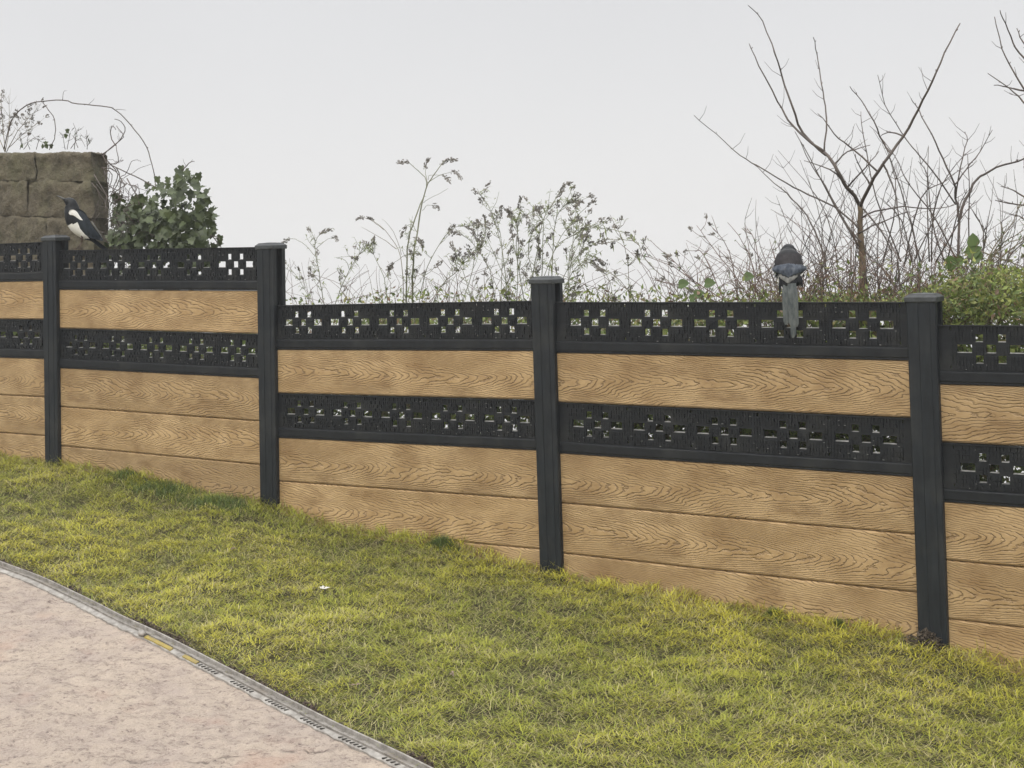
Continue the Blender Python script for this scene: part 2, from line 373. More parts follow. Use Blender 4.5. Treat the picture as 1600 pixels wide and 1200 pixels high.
for cnt_ in range(int((arc[eb] - arc[ea]) / sp_)):
    if cnt_ % 11 > 6:
        if m.f: m.build('perforations', MAT['dark'], ed); m = MB()
        continue
    w_ = arc[ea] + cnt_ * sp_; p = np.array([np.interp(w_, arc, EC[:, 0]), np.interp(w_, arc, EC[:, 1])]); p2_ = np.array([np.interp(w_ + .02, arc, EC[:, 0]), np.interp(w_ + .02, arc, EC[:, 1])])
    d = (p2_ - p) / np.linalg.norm(p2_ - p); q = np.array([-d[1], d[0]]); q = q if q @ inn > 0 else -q
    a = p + q * .0115; g = float(gz(*p)); dd = T * d[0] + N * d[1]; qq = T * q[0] + N * q[1]
    m.box(P(a[0], a[1], g + .008), dd * .0065, qq * .0125 - dd * .008, Vector((0, 0, .0142)))
if m.f: m.build('perforations', MAT['dark'], ed)

# ------------------------------------------------------------------ fence
H = .2436; BAY = 1.83
fe = empty('garden_fence', P(0, 0, float(gz(0, 0))), 'stepped garden fence of tan wood-grain boards, black lattice bands and black posts', 'fence')
posts = [((-262, 395), (-250, 672)), ((76, 369), (80, 722)), ((413, 381), (419, 799)), ((845, 434), (860, 896)), ((1438, 461), (1458, 1012)), ((2300, 520), (2335, 1190))]
PT = []
for (a, b) in posts:
    ta, za = tz(a[0], a[1], .03); tb, zb = tz(b[0], b[1], .03); PT.append([ta, za, tb, zb])
PT[0][0] = PT[0][2] = PT[1][2] - BAY; PT[0][1] = PT[1][1] + .07; PT[0][3] = PT[1][3] + .15
PT[5][0] = PT[5][2] = PT[4][2] + BAY; PT[5][1] = PT[4][1] - .12; PT[5][3] = PT[4][3] - .18
PW, PD = .122, .105; F0 = .03          # post width, depth, how far its face stands before the boards
for (ta, za, tb, zb) in PT:
    m = MB(); w = PW / 2
    prof = [(-w + .004, F0), (w - .004, F0), (w, F0 - .004), (w, F0 - .028), (w - .03, F0 - .028), (w - .03, F0 - .075), (w, F0 - .075), (w, F0 - PD + .004), (w - .004, F0 - PD),
            (-w + .004, F0 - PD), (-w, F0 - PD + .004), (-w, F0 - .075), (-w + .03, F0 - .075), (-w + .03, F0 - .028), (-w, F0 - .028), (-w, F0 - .004)]
    k = len(prof); zb2 = zb - .25; vs = []; ex = (tb - ta) / (zb - za)
    for zz in (zb2, za - .012):
        tc_ = tb + (zz - zb) * ex
        vs += [P(tc_ + x, n, zz) for x, n in prof]
    m.add(vs, [(i, (i + 1) % k, k + (i + 1) % k, k + i) for i in range(k)] + [tuple(range(k - 1, -1, -1)), tuple(range(k, 2 * k))])
    # two shallow flutes proud of the face
    for s0 in (-.036, .012):
        m.box(P(tb + (zb2 - zb) * ex + s0, F0 + .0005, zb2), T * .024, N * .0022, Vector((ex * (za - .02 - zb2), 0, 0)) .x * T + Vector((0, 0, za - .02 - zb2)))
    po = m.build('post', MAT['post'], fe)
    # cap: skirt, bevel, low pyramid
    m = MB(); c_n = F0 - PD / 2; zc = za - .030; vs = []
    rings = [(.064, .056, 0), (.0665, .0585, .003), (.0665, .0585, .020), (.065, .057, .022), (.056, .048, .029), (.054, .046, .030), (.052, .044, .034), (.004, .003, .038)]
    for (a, b, h) in rings:
        vs += [P(ta - a, c_n + b, zc + h), P(ta + a, c_n + b, zc + h), P(ta + a, c_n - b, zc + h), P(ta - a, c_n - b, zc + h)]
    f = [(3, 2, 1, 0)]
    for i in range(len(rings) - 1):
        for q in range(4): f.append((i * 4 + q, i * 4 + (q + 1) % 4, i * 4 + 4 + (q + 1) % 4, i * 4 + 4 + q))
    j = 4 * (len(rings) - 1); f.append((j, j + 1, j + 2, j + 3))
    m.add(vs, f); m.build('post_cap', MAT['cap'], po)
BL = BAY - PW + .045                     # boards run into the slots
def board_mesh():
    m = MB(); h = H / 2 - .0012; th = .032; c = .006
    prof = [(-h, -.010), (-h + .004, -.0035), (-h + .010, 0), (h - c, 0), (h - .0015, -.0045), (h, -.010), (h, -th), (-h, -th)]
    k = len(prof); vs = []
    for x in (-BL / 2, BL / 2): vs += [(x, n, z) for z, n in prof]
    m.add(vs, [(i, k + i, k + (i + 1) % k, (i + 1) % k) for i in range(k)] + [tuple(range(k)), tuple(range(2 * k - 1, k - 1, -1))])
    me = bpy.data.meshes.new('board'); me.from_pydata(m.v, [], m.f); me.materials.append(MAT['wood']); me.update(); return me
LH = .190                                # lattice band height; the rail below fills the rest of the unit
MODS = 5; MW = .327
def lattice_mesh():
    us = [0, .014, .090, .275, .313, .415, .435, .557, .590, .687, .728, .915, .986, 1]; vs_ = [0, .05, .115, .195, .365, .418, .602, .652, .825, .88, .94, 1]
    def hole(ui, vi):
        uc = (us[ui] + us[ui + 1]) / 2; vc = (vs_[vi] + vs_[vi + 1]) / 2
        if .20 < vc < .36 or .66 < vc < .82: return .315 < uc < .412 or .595 < uc < .68
        if .425 < vc < .595: return .096 < uc < .27 or .44 < uc < .55 or .735 < uc < .91
        if .05 < vc < .11 or .885 < vc < .94: return uc < .012 or uc > .988
        return False
    m = MB(); x0 = -MODS * MW / 2; th = .011
    xs = [-BL / 2]; 
    for k in range(MODS): xs += [x0 + (k + u) * MW for u in (us if k == 0 else us[1:])]
    xs.append(BL / 2); zs = [LH / 2 - v * LH for v in vs_]
    nx, nz = len(xs) - 1, len(zs) - 1
    sol = [[True] * nz for _ in range(nx)]
    nm = len(us) - 1
    for i in range(1, nx - 1):
        for j in range(nz): sol[i][j] = not hole((i - 1) % nm, j)
    idf = {}
    def vid(i, j, b):
        if (i, j, b) not in idf: idf[(i, j, b)] = len(m.v); m.v.append((xs[i], -th if b else 0, zs[j]))
        return idf[(i, j, b)]
    for i in range(nx):
        for j in range(nz):
            if not sol[i][j]: continue
            m.f.append((vid(i, j, 0), vid(i, j + 1, 0), vid(i + 1, j + 1, 0), vid(i + 1, j, 0))); m.f.append((vid(i, j, 1), vid(i + 1, j, 1), vid(i + 1, j + 1, 1), vid(i, j + 1, 1)))
            for (di, dj, e1, e2) in ((-1, 0, (i, j), (i, j + 1)), (1, 0, (i + 1, j + 1), (i + 1, j)), (0, -1, (i + 1, j), (i, j)), (0, 1, (i, j + 1), (i + 1, j + 1))):
                a, b = i + di, j + dj
                if a < 0 or b < 0 or a >= nx or b >= nz or not sol[a][b]:
                    m.f.append((vid(*e1, 0), vid(*e1, 1), vid(*e2, 1), vid(*e2, 0)))
    m.m = [0] * len(m.f)
    # woven look: raised blocks, alternately upright and lying, kept clear of the holes
    rl = random.Random(3)
    NX, NZ = 24, 9
    for k in range(MODS):
        for a in range(NX):
            for b in range(NZ):
                ua, ub = (a + .12) / NX, (a + .88) / NX; va, vb = .03 + (b + .1) / NZ * .94, .03 + (b + .9) / NZ * .94
                ok = True
                for ui in range(len(us) - 1):
                    for vi in range(len(vs_) - 1):
                        if hole(ui, vi) and us[ui] < ub and us[ui + 1] > ua and vs_[vi] < vb and vs_[vi + 1] > va: ok = False
                if not ok: continue
                hh = .001 + .0055 * rl.random() ** 2 + .002 * ((a + b) % 2)
                m.box((x0 + (k + ua) * MW, .0002, LH / 2 - vb * LH), ((ub - ua) * MW, 0, 0), (0, hh, 0), (0, 0, (vb - va) * LH))
                if rl.random() < .05: m.box((x0 + (k + ua) * MW, .001 + hh, LH / 2 - vb * LH), ((ub - ua) * MW * rl.uniform(.3, .9), 0, 0), (0, .0006, 0), (0, 0, .0016), 1)  # pale fleck on a few blocks, a small glint painted as colour
    m.box((-BL / 2, .0003, LH / 2 - .005), (BL, 0, 0), (0, .009, 0), (0, 0, .0048))
    for k in range(MODS):
        for ui in range(len(us) - 1):
            for vi in range(len(vs_) - 1):
                if hole(ui, vi) and .03 < us[ui] < .95:
                    m.box((x0 + (k + us[ui]) * MW + .001, -.024, LH / 2 - vs_[vi + 1] * LH + .0003), ((us[ui + 1] - us[ui]) * MW - .002, 0, 0), (0, .020, 0), (0, 0, rl.uniform(.0014, .0034)), 1)  # pale strip along each hole's lower edge: painted highlight of a sky-lit sill
    me = bpy.data.meshes.new('lattice'); me.from_pydata(m.v, [], m.f); me.materials.append(MAT['black']); me.materials.append(MAT['glint']); me.polygons.foreach_set('material_index', m.m); me.update(); return me
def rail_mesh():
    m = MB(); rh = H - LH - .002; prof = [(rh, -.02), (rh, .006), (rh - .004, .010), (.012, .010), (.008, .006), (0, .006), (0, -.034), (rh, -.034)]
    k = len(prof); vs = []
    for x in (-BL / 2, BL / 2): vs += [(x, n, z) for z, n in prof]
    m.add(vs, [(i, (i + 1) % k, k + (i + 1) % k, k + i) for i in range(k)] + [tuple(range(k)), tuple(range(2 * k - 1, k - 1, -1))])
    me = bpy.data.meshes.new('rail'); me.from_pydata(m.v, [], m.f); me.materials.append(MAT['black']); me.update(); return me
BM, LM, RM = board_mesh(), lattice_mesh(), rail_mesh()
tops = [None, ((90, 391), (395, 386)), ((437, 477), (826, 470)), ((866, 472), (1418, 472)), ((1480, 508), (1600, 506.5))]
bays = []
for i in range(5):
    tm = (PT[i][2] + PT[i + 1][2]) / 2; mid = (PT[i][0] + PT[i][2] + PT[i + 1][0] + PT[i + 1][2]) / 4
    if i == 0:
        ta, za = tz(0, 381); tb, zb = tz(58, 378)
        zc = (za + zb) / 2; bays.append((mid, zc, 0.0)); continue
    (ta, za), (tb, zb) = tz(*tops[i][0]), tz(*tops[i][1])
    sl_ = (zb - za) / (tb - ta); zc = za + (mid - ta) * sl_
    if i == 4: sl_ = 0.0; zc = za
    bays.append((mid, zc, sl_))
fe_inv = Matrix.Translation(fe.location).inverted()
def place(name, me, mid, z, tilt, n=0.0):
    o = bpy.data.objects.new(name, me); C.objects.link(o); o.parent = fe
    X = (T + Vector((0, 0, tilt))).normalized(); Z = Vector((0, 0, 1)); Z = (Z - X * Z.dot(X)).normalized(); Y = N
    p = P(mid, n, z); mw = Matrix.Identity(4)
    for r in range(3): mw[r][0] = X[r]; mw[r][1] = Y[r]; mw[r][2] = Z[r]; mw[r][3] = p[r]
    if mw.to_3x3().determinant() < 0:
        for r in range(3): mw[r][0] = -X[r]
    o.matrix_basis = fe_inv @ mw; return o
for (mid, zt, tl) in bays:
    z = zt
    for kind in 'LBLBBBB':
        if kind == 'L':
            place('lattice_band', LM, mid, z - LH / 2, tl, -.004); place('rail', RM, mid, z - H + .001, tl, -.003)
        else:
            if z - .02 > float(gz(mid - .8, 0)) or z > float(gz(mid + .8, 0)) - .02: place('board', BM, mid, z - H / 2, tl)
        z -= H
# ------------------------------------------------------------------ lawn (one countless mass)
def blades(name, t, n, L, W_, lean, az, tint, dz=0.0, mat=None):
    k = len(t); z = gz(t, n) + dz
    b = np.array(P4)[None] + t[:, None] * np.array(T) + n[:, None] * np.array(N); b[:, 2] += z
    d = np.stack([np.cos(az), np.sin(az), np.zeros(k)], 1); s = np.stack([-np.sin(az), np.cos(az), np.zeros(k)], 1); up = np.array([0, 0, 1.])
    L_ = L[:, None]; ln = lean[:, None]; crl = rng.normal(0, .45, k)
    m1 = b + up * L_ * .5 * np.cos(ln * .82) + d * L_ * .5 * np.sin(ln * .82)
    tp = m1 + up * L_ * .5 * np.cos(ln * 1.2) + (d + s * crl[:, None]) * L_ * .5 * np.sin(ln * 1.2)
    w = W_[:, None] * .5
    vs = np.stack([b - s * w, b + s * w, m1 + s * w * .8, m1 - s * w * .8, tp], 1).reshape(-1, 3)
    base = np.arange(k) * 5
    loops = np.stack([base, base + 1, base + 2, base + 3, base + 3, base + 2, base + 4], 1).ravel()
    me = bpy.data.meshes.new(name); me.vertices.add(k * 5); me.vertices.foreach_set('co', vs.ravel().astype(np.float32))
    me.loops.add(k * 7); me.loops.foreach_set('vertex_index', loops.astype(np.int32))
    me.polygons.add(k * 2); st = np.stack([np.arange(k) * 7, np.arange(k) * 7 + 4], 1).ravel(); me.polygons.foreach_set('loop_start', st.astype(np.int32))
    at_ = me.color_attributes.new('tint', 'FLOAT_COLOR', 'POINT'); col = np.ones((k, 5, 4), np.float32); col[:, :, :3] = tint[:, None, :]
    at_.data.foreach_set('color', col.ravel()); me.materials.append(mat or MAT['grass']); me.update(calc_edges=True); me.validate()
    o = bpy.data.objects.new(name, me); C.objects.link(o); return o
def vnoise(x, y, sc, seed=0):
    r = np.random.default_rng(seed); g = r.random((256, 256)); x = x * sc + 50; y = y * sc + 50
    xi = np.floor(x).astype(int); yi = np.floor(y).astype(int); fx = x - xi; fy = y - yi; fx = fx * fx * (3 - 2 * fx); fy = fy * fy * (3 - 2 * fy)
    a = g[xi % 256, yi % 256]; b = g[(xi + 1) % 256, yi % 256]; c = g[xi % 256, (yi + 1) % 256]; d = g[(xi + 1) % 256, (yi + 1) % 256]
    return (a * (1 - fx) + b * fx) * (1 - fy) + (c * (1 - fx) + d * fx) * fy
NB = 520000
t = rng.uniform(-6.6, 3.4, NB); n = rng.uniform(.0, 4.3, NB)
pts = np.array(P4)[None] + t[:, None] * np.array(T) + n[:, None] * np.array(N); pts[:, 2] += gz(t, n)
rel = pts - np.array(CAM); dep = rel @ np.array(F); uu = CU + FPX * (rel @ np.array(R)) / dep; vv = CV - FPX * (rel @ np.array(U)) / dep
keep = (uu > -260) & (uu < 1860) & (vv < 1330) & (dep > 1)
e_ = in_drive(t, n); keep &= e_ < -.034
_ht, _hn = ground_hit(1450, 1014); keep &= ((t - _ht) / .10) ** 2 + ((n - .04) / .10) ** 2 > rng.random(NB) * 1.1
t, n, e_ = t[keep], n[keep], e_[keep]; k = len(t)
big = vnoise(t, n, .9, 1); md = vnoise(t, n, 4, 2); sm_ = vnoise(t, n, 14, 3)
cl = .5 * md + .5 * sm_
near_f = np.clip(1 - n / .22, 0, 1)
L = rng.uniform(.020, .054, k) * (.75 + .6 * sm_) * (1 + .5 * near_f) * np.where(e_ > -.10, .7, 1)
lean = np.clip(rng.normal(1.38, .20, k) - .45 * near_f, .1, 1.5)
flow = vnoise(t, n, 5, 5) * 7 + vnoise(t, n, 1.3, 6) * 4
az = flow + rng.normal(0, 1.5, k)
g1 = np.array([.315, .335, .040]); g2 = np.array([.51, .475, .055]); g3 = np.array([.14, .165, .036]); g4 = np.array([.46, .41, .19]); g5 = np.array([.17, .13, .07])
f1 = np.clip(big * 1.5 - .25 + .9 * (md - .5) + rng.normal(0, .25, k), 0, 1)[:, None]
tint = g1 * (1 - f1) + g2 * f1
dk = np.clip((.45 - cl) * 3.6 + rng.normal(0, .15, k), 0, .85)[:, None]; tint = tint * (1 - dk) + g3 * dk
st = rng.random(k) < .10 + .18 * (md > .62); tint[st] = g4 * rng.uniform(.7, 1.15, (st.sum(), 1))
st = rng.random(k) < .035 + .25 * ((e_ > -.12)); tint[st] = g5 * rng.uniform(.6, 1.2, (st.sum(), 1))
tint *= rng.uniform(.8, 1.2, (k, 1))
# thin the sward where the soil shows
sw = rng.random(k) < np.where(cl < .30, .5, 1.0) * np.where((e_ > -.11) & (vnoise(t, n, 9, 31) > .48), .22, 1) * np.where(e_ > -.05, .5, 1)
lw = blades('grass', t[sw], n[sw], L[sw], rng.uniform(.0019, .0036, k)[sw], lean[sw], az[sw], tint[sw], (.034 * (sm_ - .5) + .02 * (md - .5) + .018 * rng.random(k))[sw] * np.clip(-e_[sw] / .15, .2, 1))
tag(lw, 'short yellow-green matted lawn grass between the driveway edging and the fence', 'grass', kind='stuff')
KS = 45000; ix = rng.choice(len(t), KS, replace=False); sc_ = np.array([.42, .38, .17])[None] * rng.uniform(.55, 1.15, (KS, 1)); sc_[rng.random(KS) < .4] *= np.array([.75, .95, .35])
ls = blades('loose_straw', t[ix], n[ix], rng.uniform(.04, .095, KS), rng.uniform(.0016, .0028, KS), np.clip(rng.normal(1.42, .14, KS), .9, 1.62), rng.uniform(0, 6.283, KS), sc_, .010)
tag(ls, 'long pale clippings and straw lying flat over the lawn', 'grass clippings', kind='stuff')
cm_ = MB(); rc = random.Random(77)
for i in range(len(EC) - 1):
    for _ in range(46):
        f = rc.random(); p = EC[i] * (1 - f) + EC[i + 1] * f; w_ = float(vnoise(np.array([p[0]]), np.array([p[1]]), 7, 55)[0])
        if rc.random() > max(.0, w_ - .30) * 2.2: continue
        q = p - inn * rc.uniform(.030, .030 + .055 * w_); c = P(q[0], q[1], float(gz(*q)) + rc.uniform(.006, .034) * w_ + .006); s_ = rc.uniform(.003, .010)
        vs = [c + Vector((rc.uniform(-1, 1), rc.uniform(-1, 1), rc.uniform(-.8, .8))) * s_ for _k in range(4)]; cm_.add(vs, [(0, 1, 2), (0, 2, 3), (0, 3, 1), (1, 3, 2)])
MAT['crumb'] = simple('edge_earth', (.035, .026, .02), (.10, .07, .055), 60, .95)
tag(cm_.build('soil_crumbs', MAT['crumb']), 'dark crumbs of soil and moss along the lawn side of the edging', 'soil', kind='stuff')
# longer dark tufts under the boards
def tuft(name, u, v, ru, cnt, Lr, label, col=(.105, .15, .036), group='dark tufts at the foot of the fence', flat=.35):
    tt, nn = ground_hit(u, v); nn = max(nn, .03)
    tx = tt + rng.normal(0, ru, cnt); nx_ = np.clip(nn + rng.normal(0, ru * flat, cnt), .008, None)
    tn = np.array(col)[None] * rng.uniform(.6, 1.5, (cnt, 1)); h = rng.uniform(.5, 1, cnt) * Lr * np.exp(-((tx - tt) / (ru * 1.6)) ** 2)
    o = blades(name, tx, nx_, h, rng.uniform(.002, .004, cnt), np.clip(rng.normal(.6, .3, cnt), .05, 1.3), rng.uniform(0, 6.28, cnt), tn)
    return tag(o, label, 'grass tuft', group)
tuft('grass_tuft', 692, 857, .055, 1300, .085, 'dark green grass tuft below the board left of the middle post')
tuft('grass_tuft', 200, 748, .10, 1200, .07, 'low dark grass tuft at the fence foot, beside the second post from the left')
tuft('grass_tuft', 255, 768, .17, 2600, .07, 'wide shaggy dark grass tuft under the middle of the second bay')
tuft('grass_tuft', 340, 790, .16, 2200, .07, 'shaggy dark grass tuft left of the third post')
tuft('grass_tuft', 1215, 962, .026, 800, .06, 'small green grass tuft under the wide right-hand bay', (.10, .15, .03))
tuft('grass_tuft', 1312, 978, .02, 420, .055, 'tiny green grass tuft nearest the right-hand post', (.10, .15, .03))
# scuffed soil at the foot of the right-hand post
m = MB(); tt, nn = ground_hit(1450, 1014); g0 = float(gz(tt, nn))
rr = random.Random(4)
for i in range(520):
    a = rr.uniform(0, 6.28); r_ = abs(rr.gauss(0, .5)) ; x = tt + math.cos(a) * r_ * .11; y = .035 + abs(math.sin(a)) * r_ * .09; hz = .075 * math.exp(-r_ * r_ * 2.0)
    s = rr.uniform(.004, .013); c = P(x, y, float(gz(x, y)) + hz * rr.uniform(.2, 1)); vs = [c + Vector((rr.uniform(-1, 1), rr.uniform(-1, 1), rr.uniform(-.7, .9))) * s for _ in range(5)]
    m.add(vs, [(0, 1, 2), (0, 2, 3), (0, 3, 4), (1, 2, 4), (2, 3, 4), (0, 1, 4)])
MAT['earth'] = simple('dark_earth', (.035, .026, .018), (.085, .065, .045), 60, .95)
tag(m.build('soil_heap', MAT['earth']), 'crumbly dark soil heap at the foot of the right-hand post', 'soil')
# stick against the board, pale scrap and leaves on the grass
m = MB(); p0 = at(653, 833, .03); p1 = at(660, 852, .05); m.tube([p0, (p0 + p1) / 2 + N * .004, p1], .004, .0055, 6)
tag(m.build('stick', MAT['twig']), 'short brown stick leaning on the lowest board beside the dark tuft', 'stick')
def scrap(u, v, s, mat, name, label, cat, seed):
    r_ = random.Random(seed); tt, nn = ground_hit(u, v); c = P(tt, nn, float(gz(tt, nn)) + .028); m = MB()
    for i in range(3):
        d = Vector((r_.uniform(-1, 1), r_.uniform(-1, 1), r_.uniform(-.2, .3))); m.leaf(c, d, Vector((r_.uniform(-.4, .4), -.5, 1)), s * r_.uniform(.7, 1.2), s * .45, .3)
    tag(m.build(name, mat), label, cat)
MAT['white'] = simple('white_scrap', (.7, .68, .66), (.5, .48, .46), 30, .6, 0)
MAT['dryleaf'] = simple('dry_leaf', (.16, .11, .08), (.26, .2, .16), 30, .8, .2)
scrap(506, 930, .035, MAT['white'], 'feather', 'small white feather lying on the lawn left of centre', 'feather', 1)
scrap(362, 866, .03, MAT['dryleaf'], 'dead_leaf', 'pale curled dead leaf on the lawn below the third post', 'leaf', 2)
scrap(556, 1082, .022, MAT['dryleaf'], 'dead_leaf', 'small dead leaf on the lawn beside the lower end of the edging', 'leaf', 3)
scrap(708, 1064, .028, MAT['dryleaf'], 'dead_leaf', 'brown dead leaf on the open lawn near the bottom centre', 'leaf', 4)
m = MB(); tt, nn = ground_hit(222, 1001); c = P(tt, nn, float(gz(tt, nn)) + .03)
rg = []; 
for i in range(7):
    ph = math.pi * i / 6; rg.append([c + (T * .021 * math.cos(a) * math.sin(ph) + N * .013 * math.sin(a) * math.sin(ph)) + Vector((0, 0, .012 * math.cos(ph))) * (1 + .2 * math.sin(a * 3)) for a in [k * 6.283 / 10 for k in range(10)]])
m.add([x for r_ in rg for x in r_], [(i * 10 + k, i * 10 + (k + 1) % 10, (i + 1) * 10 + (k + 1) % 10, (i + 1) * 10 + k) for i in range(6) for k in range(10)])
tag(m.build('pebble', MAT['lip'], smooth=True), 'pale flat pebble on the edging beside the yellow tape', 'pebble')
# ------------------------------------------------------------------ plants beyond the fence
rp_ = random.Random(11)
def curve3(px, n0, wander=.06, sub=3, jit=.006, rnd=None):
    """a stem through photo points, wandering in depth around n0 metres (negative: behind the fence)"""
    r_ = rnd or rp_; q = [at(u, v, n0) for u, v in px]; out = []; k = 0.; q2 = []
    for (u, v) in px: q2.append(at(u, v, n0 + k)); k += r_.uniform(-1, 1) * wander
    c = catmull([tuple(x) for x in q2], sub)
    for i, x in enumerate(c):
        j = Vector((r_.uniform(-1, 1), r_.uniform(-1, 1), r_.uniform(-1, 1))) * jit * (0 if i == 0 else 1); out.append(Vector(x) + j)
    return out
def nodes_on(m, pts, every, r, ln, rnd):
    for i in range(every, len(pts) - 1, every):
        d = (pts[i + 1] - pts[i]).normalized(); s = Vector((rnd.uniform(-1, 1), rnd.uniform(-1, 1), rnd.uniform(-.2, 1))).normalized()
        m.tube([pts[i], pts[i] + (s + d * .8).normalized() * ln], r, r * .6, 4)
def head(m, pts_end, d, L, rnd, w=.011):
    """drooping panicle of small chaffy lumps"""
    p = Vector(pts_end); d = Vector(d).normalized(); L = L * 1.35; k = max(10, int(L / .0019))
    for i in range(k):
        s = i / k; p = p + d * (L / k); d = (d + Vector((0, 0, -.022))).normalized()
        ww = w * (1 - .6 * abs(s - .4)); o = Vector((rnd.gauss(0, 1), rnd.gauss(0, 1), rnd.gauss(0, 1))) * ww * .5
        m.leaf(p + o, d + o * 30, Vector((rnd.uniform(-1, 1), rnd.uniform(-1, 1), rnd.uniform(-1, 1))), rnd.uniform(.011, .021), rnd.uniform(.006, .011), .5)
def gback(t_, n_): return float(gz(t_, n_))
class Plant:
    def __init__(s, name, label, cat, n0, group=None, seed=0):
        s.st = MB(); s.lf = MB(); s.heads = []; s.stems = []; s.n0 = n0; s.name, s.label, s.cat, s.group = name, label, cat, group; s.r = random.Random(seed); s.base = None
    def root(s, u, v=520):
        tt, _ = tz(u, v, s.n0); s.base = P(tt, s.n0, gback(tt, s.n0)); return s
    def stem(s, px, r0=.004, r1=.0015, leaves=0, hd=0, tw=True, ll=.03, lw=.007, wander=.05, nodes=0, down=False):
        pts = curve3(px, s.n0 + s.r.uniform(-.05, .05), wander, 3, .003, s.r)
        if down and s.base is not None:
            p = pts[0]; b = s.base + Vector((s.r.uniform(-.03, .03), s.r.uniform(-.03, .03), -.02)); pts = [b, b * .6 + p * .4 + T * s.r.uniform(-.03, .03), b * .25 + p * .75 + T * s.r.uniform(-.02, .02)] + pts
        mb_ = MB(); s.stems.append((pts[0], pts[-1], pts, mb_)); mb_.tube(pts, r0, r1, 5)
        if nodes: nodes_on(mb_, pts, nodes, r1 * 1.1, .012, s.r)
        for _ in range(leaves):
            i = s.r.randrange(max(0, len(pts) // 4), len(pts) - 1); d = (pts[i + 1] - pts[i]).normalized(); q = Vector((s.r.uniform(-1, 1), s.r.uniform(-1, 1), s.r.uniform(-.3, .8)))
            s.lf.leaf(pts[i], d * .4 + q * .8, Vector((s.r.uniform(-.5, .5), s.r.uniform(-.5, .5), 1)), ll * s.r.uniform(.6, 1.3), lw * s.r.uniform(.7, 1.3), .2, droop=.3)
        if hd:
            d = (pts[-1] - pts[-2]).normalized(); s.head(pts[-1] - d * hd * .6, d, hd)
        return pts
    def head(s, a, d, L): h = MB(); head(h, a, d, L, s.r); s.heads.append((L, h))
    def side(s, pts, k, Lr, leaves=3, hd=0, r=.0016, up=.5):
        mb_ = s.st
        for q_ in s.stems:
            if q_[2] is pts or (q_[2][0] - pts[0]).length < 1e-6: mb_ = q_[3]
        for _ in range(k):
            i = s.r.randrange(len(pts) // 3, len(pts) - 1); d = (pts[i + 1] - pts[i]).normalized(); q = Vector((s.r.uniform(-1, 1), s.r.uniform(-1, 1), s.r.uniform(-.1, up))).normalized(); L = Lr * s.r.uniform(.5, 1.2)
            a = pts[i]; d1 = (d * .6 + q).normalized(); b = a + d1 * L * .5; c = b + (d1 + Vector((0, 0, .3)) + d * .3).normalized() * L * .5
            mb_.tube([a, b, c], r, r * .5, 4)
            for _ in range(leaves):
                f = s.r.uniform(.2, 1); p = a.lerp(c, f); s.lf.leaf(p, Vector((s.r.uniform(-1, 1), s.r.uniform(-1, 1), s.r.uniform(-.4, .8))), Vector((0, 0, 1)), s.r.uniform(.022, .05), s.r.uniform(.005, .010), .2, droop=.3)
            if hd and s.r.random() < .42: s.head(c - d1 * .01, (c - b).normalized(), hd * s.r.uniform(.5, 1))
    def done(s, sm='stem', lm='green', hm='seed', stem_name='stem', lname='leaves'):
        b = s.base if s.base is not None else at(800, 500, s.n0); o = empty(s.name, b, s.label, s.cat, s.group)
        for q_ in s.stems: q_[3].build(stem_name, MAT[sm], o, True)
        if s.st.f: s.st.build('leaf_stalks' if s.lf.f else stem_name, MAT[sm], o, True)
        if s.lf.f: s.lf.build(lname, MAT[lm], o)
        s.heads.sort(key=lambda q_: -q_[0])
        for L_, h in s.heads[:95]: h.build('seed_head', MAT[hm], o)
        return o
def r3(l, ox=420, oy=230, k=3.3333): return [(ox + x / k, oy + y / k) for x, y in l]
def r4(l): return r3(l, 800, 280, 3.529)
def r5(l): return r3(l, 1050, 0, 2.909)
WG = 'seeding weeds rising behind the fence'
# the weeds whose stems can be told apart, left to right
p = Plant('weed', 'low forked seeding weed just right of the tall third post', 'weed', -.35, WG, 21).root(495)
a = p.stem(r3([(290, 830), (268, 700), (245, 560), (245, 490), (280, 440)]), .003, .0015, 8, .05, down=True)
p.stem(r3([(245, 570), (190, 510), (140, 480), (92, 474)]), .0018, .0012, 2, .06); p.stem(r3([(245, 530), (290, 490), (340, 470)]), .0016, .001, 2, .045); p.side(a, 14, .09, 3, .03)
b = p.stem(r3([(230, 830), (160, 690), (80, 600)]), .002, .001, 8, .03, down=True); p.side(b, 8, .08, 3, .02); p.done()
p = Plant('weed', 'leafy weed with arching tip between the forked weed and the tallest weed', 'weed', -.5, WG, 22).root(550)
a = p.stem(r3([(340, 830), (400, 680), (470, 560), (500, 500)]), .003, .0015, 16, 0, down=True); b = p.stem(r3([(420, 640), (400, 590), (350, 575), (440, 568)]), .0018, .001, 4, .03)
c = p.stem(r3([(620, 830), (600, 680), (545, 560), (505, 520)]), .0028, .001, 10, 0, down=True); p.side(a, 18, .10, 4, .02); p.side(c, 16, .10, 4, .025); p.done()
p = Plant('weed', 'tallest seeding weed, twin stems topped by dark drooping plumes', 'weed', -.45, WG, 23).root(640)
a = p.stem(r3([(752, 830), (748, 690), (755, 560), (775, 430), (800, 290), (830, 190), (870, 130), (918, 66)]), .0065, .002, 5, .07, down=True)
b = p.stem(r3([(715, 830), (716, 640), (728, 480), (760, 370), (805, 260), (822, 180), (780, 120), (712, 70)]), .0055, .0016, 4, .05, down=True)
p.stem(r3([(835, 180), (890, 145), (975, 122)]), .002, .001, 0, .08); p.stem(r3([(830, 190), (815, 140), (815, 95)]), .002, .001, 0, .045); p.stem(r3([(830, 170), (845, 145), (920, 150)]), .0016, .001, 0, .05)
